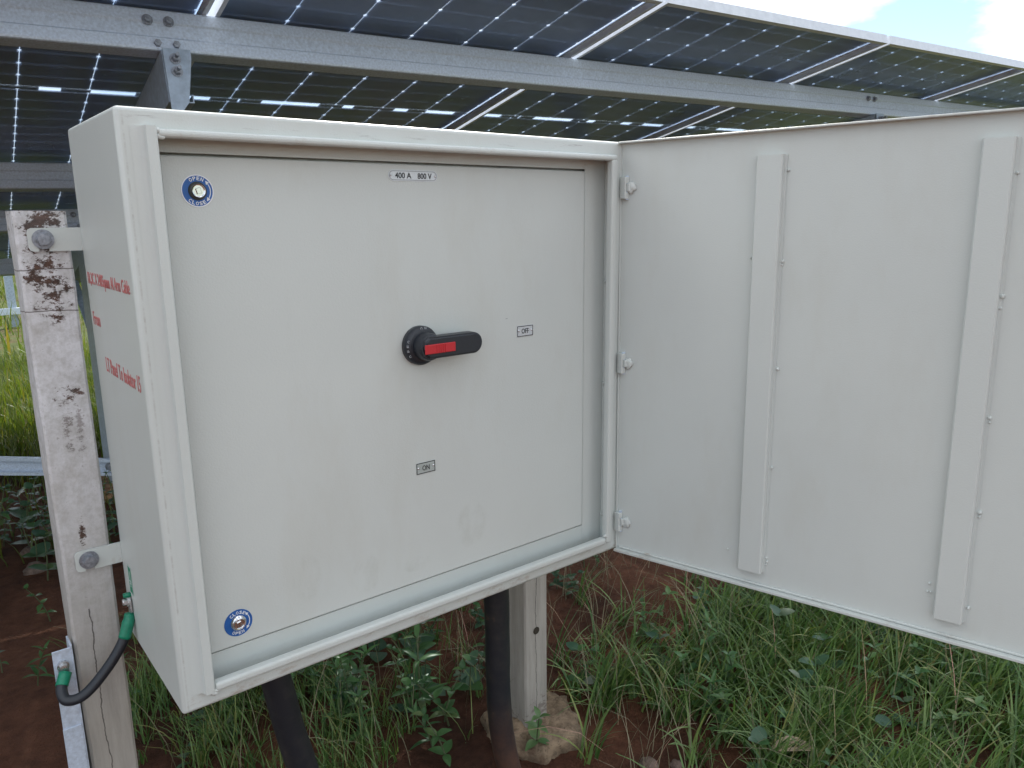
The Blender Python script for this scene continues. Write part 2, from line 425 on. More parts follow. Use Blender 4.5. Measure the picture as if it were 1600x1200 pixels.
def mortar_mat(name, hi, lo, redz):
    m, nt, b = mat_new(name)
    a = noise_node(nt, 16.0, 9.0, 0.7); c = noise_node(nt, 75.0, 5.0, 0.75)
    r = ramp(nt, a.outputs['Fac'], [(0.32, lo), (0.48, tuple(0.6 * h for h in hi)), (0.62, hi)]).outputs['Color']
    pits = ramp(nt, c.outputs['Fac'], [(0.32, 0.25), (0.42, 1.0)]).outputs['Color']
    r = mixc(nt, 0.8, r, pits, 'MULTIPLY')
    nt.links.new(r, b.inputs['Base Color']); b.inputs['Roughness'].default_value = 0.95
    bump(nt, b, math_n(nt, 'ADD', a.outputs['Fac'], c.outputs['Fac']), 0.8, 0.012)
    return m
M_MORTAR = mortar_mat('crumbling_mortar', (0.40, 0.29, 0.19), (0.13, 0.066, 0.042), 0)
M_MORTAR2 = mortar_mat('rusty_mortar', (0.55, 0.33, 0.18), (0.20, 0.08, 0.04), 0)
M_STONE = mortar_mat('brown_stone', (0.28, 0.20, 0.16), (0.12, 0.075, 0.055), 0)

def glass_mat():
    m, nt, b = mat_new('module_glass')
    nt.nodes.remove(b); out = nt.nodes['Material Output']
    tr = N(nt, 'ShaderNodeBsdfTransparent'); tr.inputs['Color'].default_value = (0.90, 0.94, 0.95, 1)
    gl = N(nt, 'ShaderNodeBsdfGlossy'); gl.inputs['Roughness'].default_value = 0.16; gl.inputs['Color'].default_value = (0.9, 0.95, 1.0, 1)
    lw = N(nt, 'ShaderNodeLayerWeight'); lw.inputs['Blend'].default_value = 0.5
    frv = math_n(nt, 'MULTIPLY_ADD', math_n(nt, 'POWER', lw.outputs['Facing'], 5.0), 0.38, 0.02)
    # dust film, thickened and tinted pale blue to imitate veiling glare
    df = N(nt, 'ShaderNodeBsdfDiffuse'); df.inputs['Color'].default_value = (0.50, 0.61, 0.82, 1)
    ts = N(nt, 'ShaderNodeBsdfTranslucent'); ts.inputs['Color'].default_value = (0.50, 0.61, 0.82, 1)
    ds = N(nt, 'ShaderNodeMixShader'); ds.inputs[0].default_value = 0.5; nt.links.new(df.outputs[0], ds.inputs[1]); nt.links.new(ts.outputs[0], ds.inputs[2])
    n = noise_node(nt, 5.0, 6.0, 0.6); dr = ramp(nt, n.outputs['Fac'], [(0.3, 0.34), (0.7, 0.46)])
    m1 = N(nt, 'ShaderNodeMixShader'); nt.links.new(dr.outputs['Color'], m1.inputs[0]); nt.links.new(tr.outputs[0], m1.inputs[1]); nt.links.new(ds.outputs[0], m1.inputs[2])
    m2 = N(nt, 'ShaderNodeMixShader'); nt.links.new(frv, m2.inputs[0]); nt.links.new(m1.outputs[0], m2.inputs[1]); nt.links.new(gl.outputs[0], m2.inputs[2])
    nt.links.new(m2.outputs[0], out.inputs['Surface'])
    return m
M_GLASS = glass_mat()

def cell_mat():
    m, nt, b = mat_new('bifacial_cell')
    tc = N(nt, 'ShaderNodeTexCoord'); sp = N(nt, 'ShaderNodeSeparateXYZ'); nt.links.new(tc.outputs['Object'], sp.inputs[0])
    # nine fine busbars along each cell
    fx = math_n(nt, 'FRACT', math_n(nt, 'MULTIPLY_ADD', sp.outputs['X'], 10 / 0.182, 0.5))
    bar = math_n(nt, 'LESS_THAN', math_n(nt, 'ABSOLUTE', math_n(nt, 'SUBTRACT', fx, 0.5)), 0.022)
    oi = N(nt, 'ShaderNodeObjectInfo')
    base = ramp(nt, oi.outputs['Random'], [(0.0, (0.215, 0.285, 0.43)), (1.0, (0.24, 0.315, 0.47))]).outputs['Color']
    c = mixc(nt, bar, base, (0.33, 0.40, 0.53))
    nt.links.new(c, b.inputs['Base Color']); b.inputs['Roughness'].default_value = 0.45
    return m
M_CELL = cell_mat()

# ------------------------------------------------------------------ ground
GZ = -0.62
def gh(x, y):
    v = Vector((x, y, 0.0))
    h = 0.035 * noise.noise(v * 1.3) + 0.014 * noise.noise(v * 5.0 + Vector((3, 1, 0))) + 0.007 * noise.noise(v * 14.0)
    d = math.hypot(x - 1.7, y - 0.7)
    h += 0.03 * math.exp(-(d / 0.35) ** 2)
    d2 = math.hypot(x - 0.9, y - 0.32)
    h += 0.026 * math.exp(-(math.hypot(x - 0.96, y - 0.33) / 0.17) ** 2)
    h -= 0.06 * math.exp(-(math.hypot(x - 0.745, y - 0.36) / 0.075) ** 2)
    far = max(0.0, math.hypot(x, y) - 14.0)
    h += 0.4 * math.sin(x * 0.03) * min(1.0, far / 40.0)
    return GZ + h

def ground():
    n = 250
    t = np.linspace(-1, 1, n)
    k = 5.6
    g = np.sinh(k * t) / np.sinh(k) * 420.0
    xs = 0.9 + g; ys = 0.9 + g
    verts = [(x, y, gh(x, y)) for y in ys for x in xs]
    faces = [(j * n + i, j * n + i + 1, (j + 1) * n + i + 1, (j + 1) * n + i) for j in range(n - 1) for i in range(n - 1)]
    me = bpy.data.meshes.new('ground'); me.from_pydata(verts, [], faces); me.materials.append(M_SOIL)
    me.polygons.foreach_set('use_smooth', [True] * len(me.polygons))
    o = link(bpy.data.objects.new('ground', me)); tag(o, 'bare red soil with turf beyond the rack', None, None, 'structure')
ground()

# ------------------------------------------------------------------ solar rack (panel plane frame: u along the row, v down the slope, n up)
PU = Vector((0.9975, -0.0697, 0.0137)).normalized()
PN = Vector((0.0002, 0.1947, 0.9809)); PN = (PN - PU * PN.dot(PU)).normalized()
PV = PN.cross(PU).normalized()
P1 = Vector((1.5997, 0.5485, 1.2604))
PM = basis(P1, PU, PV, PN)
PITCH, PW, PL = 1.154, 1.1345, 2.168
CW, CG, RH, RP = 0.1832, 0.0015, 0.0871, 0.0878
MIDGAP = PL - 2 * 0.0165 - 24 * RP + (RP - RH)

def cell_mesh():
    bm = bmesh.new(); a, b_, c = CW / 2, RH / 2, 0.0058
    add_prism(bm, [(-a + c, -b_), (a - c, -b_), (a, -b_ + c), (a, b_ - c), (a - c, b_), (-a + c, b_), (-a, b_ - c), (-a, -b_ + c)], 0.0006)
    bmesh.ops.recalc_face_normals(bm, faces=bm.faces[:])
    me = bpy.data.meshes.new('solar_cell'); bm.to_mesh(me); bm.free(); me.materials.append(M_CELL); return me
CELL = cell_mesh()
def cell_positions():
    m = (PW - 6 * CW - 5 * CG) / 2
    for i in range(6):
        x = m + CW / 2 + i * (CW + CG)
        for j in range(24):
            y = 0.0165 + RH / 2 + j * RP + (MIDGAP if j >= 12 else 0.0)
            yield x, y
def panel_frame_mesh():
    bm = bmesh.new(); H = 0.0306; f = 0.011; t = 0.002
    # outer walls
    add_box(bm, 0, t, 0, PL, 0, H); add_box(bm, PW - t, PW, 0, PL, 0, H)
    add_box(bm, t, PW - t, 0, t, 0, H); add_box(bm, t, PW - t, PL - t, PL, 0, H)
    # bottom flanges and glass ledge
    add_box(bm, t, f, t, PL - t, 0.0, t); add_box(bm, PW - f, PW - t, t, PL - t, 0.0, t)
    add_box(bm, f, PW - f, t, 0.018, 0.0, t); add_box(bm, f, PW - f, PL - 0.018, PL - t, 0.0, t)
    add_box(bm, t, 0.0125, t, PL - t, 0.0205, 0.0225); add_box(bm, PW - 0.0125, PW - t, t, PL - t, 0.0205, 0.0225)
    bmesh.ops.recalc_face_normals(bm, faces=bm.faces[:])
    me = bpy.data.meshes.new('frame'); bm.to_mesh(me); bm.free(); me.materials.append(M_ALU); return me
PFRAME = panel_frame_mesh()
def glass_mesh(z):
    me = bpy.data.meshes.new('glass_sheet')
    me.from_pydata([(0.0025, 0.0025, z), (PW - 0.0025, 0.0025, z), (PW - 0.0025, PL - 0.0025, z), (0.0025, PL - 0.0025, z)], [], [(0, 1, 2, 3)])
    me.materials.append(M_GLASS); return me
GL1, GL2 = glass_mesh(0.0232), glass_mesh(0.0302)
M_BUS = simple('tinned_ribbon', (0.10, 0.12, 0.15), 0.5, 0.4)
def bus_meshes():
    out = []; y0 = 0.0165 + 12 * RP + 0.001; y1 = y0 + MIDGAP - 0.003
    openings = [(0.02, 0.12), (0.20, 0.205), (0.27, 0.45), (0.53, 0.565), (0.71, 0.76), (0.83, 0.94)]
    x = 0.012
    for a, b in openings + [(1.0, 1.0)]:
        xa = min(PW - 0.012, a * PW)
        if xa - x > 0.003:
            bm = bmesh.new(); add_box(bm, x, xa, y0, y1, 0.0262, 0.0268); bmesh.ops.recalc_face_normals(bm, faces=bm.faces[:])
            me = bpy.data.meshes.new('bus_ribbon'); bm.to_mesh(me); bm.free(); me.materials.append(M_BUS); out.append(me)
        x = b * PW
    return out
BUS = bus_meshes()
def cells_joined_mesh():
    bm = bmesh.new()
    for x, y in cell_positions():
        n0 = len(bm.verts); bm.from_mesh(CELL); bm.verts.ensure_lookup_table()
        bmesh.ops.translate(bm, verts=bm.verts[n0:], vec=(x, y, 0.0265))
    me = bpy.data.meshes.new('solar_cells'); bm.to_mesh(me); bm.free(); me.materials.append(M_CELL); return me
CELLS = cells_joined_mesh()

TOP_LABEL = {(-2, 0): 'solar panel at the far left, its underside seen above the white post',
             (-1, 0): 'solar panel directly above the open grey cabinet, left of the long bright seam',
             (0, 0): 'solar panel above the cabinet door hinge, between the two long bright seams',
             (1, 0): 'solar panel right of the sky-lit frame joint, above the open door',
             (2, 0): 'solar panel at the right edge of the photo, above the end of the open door',
             (-2, 1): 'lower-row solar panel at the far left, seen between the beams beside the white post',
             (-1, 1): 'lower-row solar panel behind the left edge of the cabinet'}
def panel(i, row, singles):
    o = empty('solar_panel', mat=PM @ Matrix.Translation((i * PITCH + 0.00975, row * (PL + 0.010), 0)))
    lab = TOP_LABEL.get((i, row), 'solar panel of the same rack continuing outside the photo or hidden behind the cabinet')
    tag(o, lab, 'solar panel', 'solar panels on the rack')
    link(bpy.data.objects.new('frame', PFRAME), o)
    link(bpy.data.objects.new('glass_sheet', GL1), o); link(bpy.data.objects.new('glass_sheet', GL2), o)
    for bme in BUS: link(bpy.data.objects.new('bus_ribbon', bme), o)
    if singles:
        for x, y in cell_positions():
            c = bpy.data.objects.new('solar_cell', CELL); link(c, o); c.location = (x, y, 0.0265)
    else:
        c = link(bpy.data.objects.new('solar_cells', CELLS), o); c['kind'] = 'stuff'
for i in range(-7, 4):
    panel(i, 0, -2 <= i <= 2); panel(i, 1, False)

# steel rack: purlins, rafters, columns, braces (local = panel frame for the sloping members)
rack = empty('mounting_rack', loc=(0.46, 3.0, GZ))
tag(rack, 'galvanised steel rack of purlins, rafter and column carrying the solar panels', 'panel rack')
def in_rack(o, m):
    o.parent = rack; o.matrix_parent_inverse = Matrix.Identity(4)
    o.matrix_basis = Matrix.Translation((-0.46, -3.0, -GZ)) @ m
def purlin_bm(x0, x1, h=0.098, d=0.05):
    """channel with its web to the uphill side, rounded bends, returned lips"""
    bm = bmesh.new(); t = 0.0028; r = 0.006
    prof = [(d, -0.016), (d, 0.0), (r, 0.0), (r * 0.3, -r * 0.3), (0.0, -r), (0.0, -0.030), (0.003, -0.034), (0.003, -h + 0.034), (0.0, -h + 0.030),
            (0.0, -h + r), (r * 0.3, -h + r * 0.3), (r, -h), (d, -h), (d, -h + 0.016)]
    a = [bm.verts.new((x0, p[0], p[1])) for p in prof]; b = [bm.verts.new((x1, p[0], p[1])) for p in prof]
    for k in range(len(prof) - 1): bm.faces.new((a[k], a[k + 1], b[k + 1], b[k]))
    bmesh.ops.recalc_face_normals(bm, faces=bm.faces[:])
    bmesh.ops.solidify(bm, geom=bm.faces[:], thickness=t)
    return bm
def hexbolt_bm(r=0.011, h=0.009, mat=None, shank=0.0, washer=True):
    bm = bmesh.new(); m = mat or Matrix.Identity(4)
    if washer: add_lathe(bm, [(0, 0), (r * 1.45, 0), (r * 1.45, 0.0022), (0, 0.0022)], 20, m)
    add_prism(bm, [(r * math.cos(PI / 3 * k), r * math.sin(PI / 3 * k)) for k in range(6)], h, m @ Matrix.Translation((0, 0, 0.0022)))
    add_lathe(bm, [(r * 0.86, 0), (r * 0.80, 0.0012), (0, 0.0016)], 18, m @ Matrix.Translation((0, 0, 0.0022 + h)))
    if shank: add_lathe(bm, [(r * 0.5, 0), (r * 0.5, shank), (0, shank)], 12, m @ Matrix.Translation((0, 0, h)))
    return bm
PURL_S = (0.415, 1.80, 2.62, 4.0)
TOWARD = basis((0, 0, 0), (1, 0, 0), (0, 0, 1), (0, -1, 0))    # local z -> -v (faces the viewer)
for s in PURL_S:
    pb = obj('purlin', purlin_bm(-7.9, 4.55), M_GALV, None); in_rack(pb, PM @ Matrix.Translation((0, s, -0.001)))
    for k, (u, off) in enumerate(((-1.305, -0.028), (-1.258, -0.028), (-1.290, -0.082), (-1.248, -0.082), (1.70, -0.028), (1.75, -0.028))):
        bo = obj('bolt', hexbolt_bm(0.0085, 0.008, TOWARD), M_BOLT, pb); bo.location = (u, 0.003 if off < -0.03 else 0.0, off)
for u0 in (-7.285, -4.285, -1.285, 1.715):
    bm = bmesh.new()
    add_box(bm, u0 - 0.003, u0, 0.40, 4.15, -0.225, -0.1025)          # web
    add_box(bm, u0, u0 + 0.055, 0.40, 4.15, -0.1055, -0.1025); add_box(bm, u0, u0 + 0.055, 0.40, 4.15, -0.225, -0.222)
    add_box(bm, u0 + 0.052, u0 + 0.055, 0.40, 4.15, -0.222, -0.205); add_box(bm, u0 + 0.052, u0 + 0.055, 0.40, 4.15, -0.1225, -0.1055)
    rf = obj('rafter', bm, M_GALV2); in_rack(rf, PM)
    # cleat plate that ties the front purlin to the rafter, with its own bolts
    bm = bmesh.new(); add_prism(bm, [(0, 0), (0.062, 0.0), (0.062, -0.02), (0.042, -0.125), (0, -0.18)], 0.004, basis((u0 - 0.001, 0.396, -0.101), (1, 0, 0), (0, 0, 1), (0, -1, 0)))
    cl = obj('cleat', bm, M_GALV2, rf)
    for dz in (-0.125, -0.155):
        b2 = obj('bolt', hexbolt_bm(0.009, 0.012, TOWARD, 0.02), M_BOLT, rf); b2.location = (u0 + 0.024, 0.392, dz)
    # single column in the middle of the rafter
    base = PM @ Vector((u0, 2.42, -0.225))
    bm = bmesh.new(); w, d, t = 0.075, 0.15, 0.004
    for (xa, xb, ya, yb) in ((-w / 2, w / 2, -d / 2, -d / 2 + t), (-w / 2, -w / 2 + t, -d / 2 + t, d / 2), (w / 2 - t, w / 2, -d / 2 + t, d / 2)):
        add_box(bm, xa, xb, ya, yb, GZ - 0.03, base.z)
    add_box(bm, -0.011, 0.011, -d / 2 - 0.0015, -d / 2 - 0.0005, 0.5, 0.53, 0)
    c = obj('column', bm, M_GALV2); in_rack(c, Matrix.Translation((base.x, base.y, 0)))
    for sgn in (-1, 1):
        top = PM @ Vector((u0 + 0.01, 2.42 + sgn * 1.0, -0.235)); bot = Vector((base.x + 0.05, base.y + sgn * 0.05, -0.20))
        bm = bmesh.new(); d_ = (top - bot); L = d_.length
        ez = d_.normalized(); ex = Vector((1, 0, 0)); ex = (ex - ez * ex.dot(ez)).normalized(); ey = ez.cross(ex)
        add_box(bm, -0.02, 0.02, -0.0015, 0.0015, 0, L); add_box(bm, 0.017, 0.02, 0.0015, 0.04, 0, L)
        br = obj('brace', bm, M_GALV2); in_rack(br, basis(bot, ex, ey, ez))
def tie(a, b):
    a, b = Vector(a), Vector(b); d_ = b - a; L = d_.length; ex = d_.normalized(); ey = Vector((0, 0, 1)).cross(ex).normalized(); ez = ex.cross(ey)
    bm = bmesh.new(); h = 0.078
    add_box(bm, 0, L, -0.0015, 0.0015, -h / 2, h / 2)
    add_box(bm, 0, L, -0.032, -0.0015, h / 2 - 0.003, h / 2); add_box(bm, 0, L, -0.032, -0.0015, -h / 2, -h / 2 + 0.003)
    add_box(bm, 0, L, -0.032, -0.029, h / 2 - 0.014, h / 2 - 0.003); add_box(bm, 0, L, -0.032, -0.029, -h / 2 + 0.003, -h / 2 + 0.014)
    t = obj('tie_channel', bm, M_GALV); in_rack(t, basis(a, ex, ey, ez))
    b2 = obj('bolt', hexbolt_bm(0.014, 0.01, TOWARD), M_BOLT, t); b2.location = (L - 0.05, -0.002, 0)
tie((-2.3, 2.92, 0.16), (0.50, 2.90, -0.475))

# column of the next rack, far behind
rr = empty('far_rack_frame', loc=(0.9, 10.5, GZ)); tag(rr, 'distant steel rack post with a low rail, standing in sunlit grass', 'panel rack')
box('column', -0.045, 0.045, -0.04, 0.04, -0.1, 1.3, M_GALV2, rr); box('column', -3.045, -2.955, -0.04, 0.04, -0.1, 1.3, M_GALV2, rr)
bm = bmesh.new(); add_box(bm, -3.0, 0.35, -0.09, -0.045, 0.17, 0.25); obj('rail', bm, M_GALV, rr)
bm = bmesh.new(); add_box(bm, -3.3, 0.5, -0.03, 0.03, 1.301, 1.40); obj('beam', bm, M_GALV, rr)

# ------------------------------------------------------------------ posts and footings
D, W, H = 0.290, 0.859, 0.800
M_POSTL = post_mat('worn_white_post', 0.12, [(-0.055, -0.6, 0.06)], [0.537, 0.60], [(-0.048, 0.590, 0.036, 0.075, 1.0), (-0.045, 0.672, 0.05, 0.03, 0.95), (-0.045, 0.415, 0.035, 0.014, 0.95), (-0.05, 0.37, 0.011, 0.055, 0.6), (-0.034, 0.36, 0.008, 0.08, 0.5), (-0.05, 0.19, 0.006, 0.03, 1.0)], 0.683)
M_POSTR = post_mat('weathered_grey_post', None, [(0.893, -0.6, 0.4)], [], [(0.90, -0.57, 0.05, 0.06, 0.5)], 0.6)
def post_bm(x0, x1, y0, y1, z0, z1, hole=None, amp=0.0014):
    bm = bmesh.new()
    nz = 60; ring = []
    c = 0.004
    prof = [(x0 + c, y0), (x1 - c, y0), (x1, y0 + c), (x1, y1), (x0, y1), (x0, y0 + c)]
    for k in range(nz + 1):
        z = z0 + (z1 - z0) * k / nz; r = []
        for (x, y) in prof:
            j = noise.noise(Vector((x * 40, y * 40, z * 9))) * amp + noise.noise(Vector((x * 90, y * 60, z * 60))) * amp * 0.6
            r.append(bm.verts.new((x + j, y + (j * 0.8 if y > y0 + 0.001 else abs(j) * 0.3), z + (j * 1.5 if k == nz else 0))))
        ring.append(r)
    n = len(prof)
    for a, b in zip(ring, ring[1:]):
        for k in range(n): bm.faces.new((a[k], a[(k + 1) % n], b[(k + 1) % n], b[k]))
    bm.faces.new(ring[-1]); bm.faces.new(list(reversed(ring[0])))
    return bm
lp = obj('support_post', post_bm(-0.083, -0.014, D + 0.0015, D + 0.072, GZ - 0.1, 0.684), M_POSTL)
tag(lp, 'square post with worn white paint and rust stains, left of the cabinet', 'post', 'posts carrying the cabinet')
rp = empty('support_post', loc=(0.894, D + 0.04, GZ)); tag(rp, 'weathered grey cracked post under the right end of the cabinet, standing in a mortar footing', 'post', 'posts carrying the cabinet')
sh = obj('shaft', post_bm(0.858, 0.931, D + 0.0105, D + 0.082, GZ - 0.05, 0.684), M_POSTR, rp); sh.location = (-0.894, -D - 0.04, -GZ)
bm = bmesh.new(); add_lathe(bm, [(0, 0.0), (0.0085, 0.0), (0.0098, 0.0011), (0.0085, 0.0016), (0, 0.0013)], 20, basis((0.8935 - 0.894, 0.0105 - 0.04, -0.333 - GZ), (1, 0, 0), (0, 0, 1), (0, -1, 0)))
obj('bolt_hole', bm, simple('dark_hole', (0.035, 0.028, 0.018), 0.9), rp)

def blob_bm(cx, cy, z0, z1, rx, ry, rough=0.12, seg=40, seed=0.0, rings=7):
    bm = bmesh.new(); R_ = []
    def rad(a, k): return 1 + rough * noise.noise(Vector((math.cos(a) * 1.6 + seed, math.sin(a) * 1.6, k * 0.7))) + rough * 0.5 * noise.noise(Vector((math.cos(a) * 5 + seed, math.sin(a) * 5, k * 1.5)))
    levels = [(1.02, 0.0), (1.03, 0.35), (1.0, 0.7), (0.97, 0.9), (0.90, 1.0)] + [(0.9 * (1 - t / rings), 1.0) for t in range(1, rings)]
    for k, (s, h) in enumerate(levels):
        ring = []
        for i in range(seg):
            a = 2 * PI * i / seg; r = s * rad(a, h * 2)
            x, y = cx + rx * r * math.cos(a), cy + ry * r * math.sin(a)
            z = z0 + (z1 - z0) * h + (0.014 * noise.noise(Vector((x * 24, y * 24, seed))) + 0.007 * noise.noise(Vector((x * 70, y * 70, seed))) if h > 0.6 else 0)
            ring.append(bm.verts.new((x, y, z)))
        R_.append(ring)
    c = bm.verts.new((cx, cy, z1))
    for a, b in zip(R_, R_[1:]):
        for i in range(seg): bm.faces.new((a[i], a[(i + 1) % seg], b[(i + 1) % seg], b[i]))
    for i in range(seg): bm.faces.new((R_[-1][i], R_[-1][(i + 1) % seg], c))
    return bm
ft = obj('post_footing', blob_bm(0.892, 0.315, GZ - 0.07, -0.588, 0.120, 0.112, 0.40, 72, 2.0), M_MORTAR, None, True)
tag(ft, 'crumbling cream mortar footing around the base of the right grey post', 'footing')
cb0 = PM @ Vector((-1.285, 2.42, -0.225))
ft2 = obj('column_footing', blob_bm(cb0.x, cb0.y, GZ - 0.05, GZ + 0.07, 0.17, 0.17, 0.2, 36, 5.0), M_MORTAR2, None, True)
tag(ft2, 'rust-stained footing block at the foot of the rear steel column', 'footing')

# earthing strip clamped to the left post
bm = bmesh.new()
add_box(bm, -0.1155, -0.0900, D - 0.006, D - 0.003, GZ - 0.05, 0.008, 0.0005, 1)
add_box(bm, -0.0900, -0.0870, D - 0.006, D + 0.03, GZ - 0.05, 0.012, 0.0005, 1)
add_box(bm, -0.1163, -0.0895, D - 0.0085, D - 0.0062, GZ - 0.05, -0.128, 0.0005, 1)
es = obj('earthing_strip', bm, M_GALV); tag(es, 'thin galvanised earthing strip running down the left side of the white post', 'strip')

# ------------------------------------------------------------------ cabinet
cab = empty('isolator_cabinet', loc=(0, 0, 0))
tag(cab, 'open light grey metal isolator cabinet with black rotary handle, mounted on two posts', 'cabinet')

def shell():
    bm = bmesh.new()
    add_box(bm, 0, W, 0, D, 0, H, 0.0055, 3)
    f = max((f for f in bm.faces), key=lambda f: f.calc_area() if abs(f.normal.y) > 0.9 and f.calc_center_median().y < 0.01 else 0)
    bmesh.ops.inset_region(bm, faces=[f], thickness=0.0285, depth=0.0)
    bmesh.ops.delete(bm, geom=[f], context='FACES')
    o = obj('shell', bm, M_POWX, cab)
    m = o.modifiers.new('sheet', 'SOLIDIFY'); m.thickness = 0.0018; m.offset = -1.0
    for p in o.data.polygons: p.use_smooth = p.area < 0.01
    return o
shell()
# rain lip around the opening: four bars
LO, LI, LF = 0.0305, 0.0435, -0.0125
for (x0, x1, z0, z1, mm) in ((W - LI, W - LO + 0.001, 0.0245, H - 0.0315, M_POW),
                             (LI + 0.0005, W - LO + 0.001, H - LI + 0.009, H - LO + 0.006, M_POWD), (LI + 0.0005, W - LI - 0.0005, 0.0245, 0.0375, M_POW)):
    box('rain_lip', x0, x1, LF, 0.0035, z0, z1, mm, cab, 0.0042, 3)
bm = bmesh.new(); prof = [(0.0150, -0.0003), (0.0205, -0.0005), (0.0245, -0.0013), (0.0274, -0.0030), (0.0292, -0.0056), (0.0301, -0.0090), (0.0305, LF), (0.0412, LF), (0.0428, LF + 0.0012), (0.0435, LF + 0.0035), (0.0435, 0.0035), (0.0150, 0.0035)]
za, zb = 0.0255, H - 0.0215
lo = [bm.verts.new((p[0], p[1], za)) for p in prof]; hi = [bm.verts.new((p[0], p[1], zb)) for p in prof]
for k in range(len(prof) - 2): bm.faces.new((lo[k], lo[k + 1], hi[k + 1], hi[k]))
bm.faces.new([bm.verts.new(v.co) for v in lo]); bm.faces.new([bm.verts.new(v.co) for v in hi])
ll = obj('rain_lip', bm, M_POW, cab)
for p in ll.data.polygons: p.use_smooth = abs(p.normal.z) < 0.5 and p.center.x < 0.0305
# weld remains at the lip corners
for (x, z) in ((0.044, H - 0.0262), (0.0475, H - 0.0335), (0.0455, 0.026), (0.0425, 0.0225), (W - 0.044, 0.041)):
    bm = bmesh.new(); bmesh.ops.create_icosphere(bm, subdivisions=2, radius=0.0035)
    for v in bm.verts: v.co = Vector((x, -0.008, z)) + Vector((v.co.x * 1.6, v.co.y, v.co.z)) * (1 + 0.4 * noise.noise(v.co * 400))
    obj('weld_bead', bm, M_POW, cab, True)
# inner frame plate and its fold on the hinge side
MP = 0.046
bm = bmesh.new()
F0 = 0.0325
add_box(bm, 0.7890, W - 0.003, F0, F0 + 0.0018, 0.003, H - 0.003); add_box(bm, 0.003, 0.0480, F0, F0 + 0.0018, 0.003, H - 0.003)
add_box(bm, 0.0481, 0.7889, F0 + 0.0002, F0 + 0.0018, 0.003, 0.0583); add_box(bm, 0.0481, 0.7889, F0 + 0.0002, F0 + 0.0018, 0.7518, H - 0.003)
add_box(bm, 0.003, W - 0.003, 0.0480, 0.0500, 0.003, H - 0.003)
obj('backing_frame', bm, M_POW, cab)
box('frame_fold', W - 0.0185, W - 0.0165, 0.020, 0.0322, 0.012, H - 0.012, M_POW, cab, 0.0006, 1)
for z in (0.545, 0.345, 0.07):
    bm = bmesh.new(); bmesh.ops.create_icosphere(bm, subdivisions=2, radius=0.0045)
    for v in bm.verts: v.co = Vector((W - 0.0185, 0.026, z)) + v.co * (1 + 0.5 * noise.noise(v.co * 300))
    obj('weld_bead', bm, M_POW, cab, True)
# inner door
DY = 0.030
inner = box('inner_door', 0.0525, 0.7874, DY, DY + 0.016, 0.060, 0.7485, M_POWS, cab, 0.0022, 2)
FR = lambda x, y, z: basis((x, y, z), (1, 0, 0), (0, 0, 1), (0, -1, 0))     # local z towards the viewer

# rating plate and switch-position plates
def stadium(w, h, n=10):
    r = h / 2; pts = []
    for k in range(n + 1):
        a = -PI / 2 + PI * k / n; pts.append((w / 2 - r + r * math.cos(a), r * math.sin(a)))
    for k in range(n + 1):
        a = PI / 2 + PI * k / n; pts.append((-w / 2 + r + r * math.cos(a), r * math.sin(a)))
    return pts
def ring_bm(bm, po, pi_, d, m):
    a = [bm.verts.new((*p, 0)) for p in po]; b = [bm.verts.new((*p, 0)) for p in pi_]; a2 = [bm.verts.new((*p, d)) for p in po]; b2 = [bm.verts.new((*p, d)) for p in pi_]
    n = len(po)
    for i in range(n):
        j = (i + 1) % n
        bm.faces.new((a2[i], a2[j], b2[j], b2[i])); bm.faces.new((a[i], a[j], a2[j], a2[i])); bm.faces.new((b[i], b2[i], b2[j], b[j]))
    bmesh.ops.transform(bm, matrix=m, verts=a + b + a2 + b2)
def rect(w, h): return [(-w / 2, -h / 2), (w / 2, -h / 2), (w / 2, h / 2), (-w / 2, h / 2)]
def rivet(parent, m, r=0.0022, mat=None):
    bm = bmesh.new(); add_lathe(bm, [(r, 0), (r * 0.92, r * 0.45), (r * 0.5, r * 0.8), (0, r * 0.9)], 14, m); obj('rivet', bm, mat or M_RIVET, parent, True)
PY = DY - 0.0008
bm = bmesh.new(); add_prism(bm, stadium(0.088, 0.0165), 0.0008, FR(0.4205, DY - 0.0001, 0.7315)); pl = obj('rating_plate', bm, M_PLATE, cab)
bm = bmesh.new(); ring_bm(bm, stadium(0.0855, 0.0142), stadium(0.0830, 0.0120), 0.00025, FR(0.4205, PY - 0.00005, 0.7315)); obj('border', bm, M_GREY_PRINT, pl)
bm = bmesh.new(); text_bm(bm, '400 A', 0.0285, 0.0088, FR(0.4205 - 0.0180, PY - 0.0002, 0.7315), bold=0.012); obj('lettering', bm, M_INK, pl); bm = bmesh.new(); text_bm(bm, '800 V', 0.0255, 0.0088, FR(0.4205 + 0.0205, PY - 0.0002, 0.7312), bold=0.012); obj('lettering', bm, M_INK, pl)
for s in (-1, 1): rivet(pl, FR(0.4205 + s * 0.0395, PY, 0.7315), 0.0020)
for (name, body, x, z) in (('position_plate', 'OFF', 0.6415, 0.469), ('position_plate', 'ON', 0.424, 0.2605)):
    bm = bmesh.new(); add_prism(bm, rect(0.0370, 0.0195), 0.0008, FR(x, DY - 0.0001, z)); pl = obj(name, bm, M_PLATE if body == 'OFF' else M_PLATE2, cab); pl['label'] = 'small plate reading ' + body
    bm = bmesh.new(); ring_bm(bm, rect(0.0362, 0.0187), rect(0.0338, 0.0163), 0.00025, FR(x, PY - 0.00005, z)); obj('border', bm, M_INK, pl)
    bm = bmesh.new(); text_bm(bm, body, 0.0165 if body == 'OFF' else 0.0140, 0.0088, FR(x, PY - 0.0002, z), bold=0.008); obj('lettering', bm, M_INK, pl)
    for s in (-1, 1): rivet(pl, FR(x + s * 0.0148, PY, z + 0.001), 0.0021)
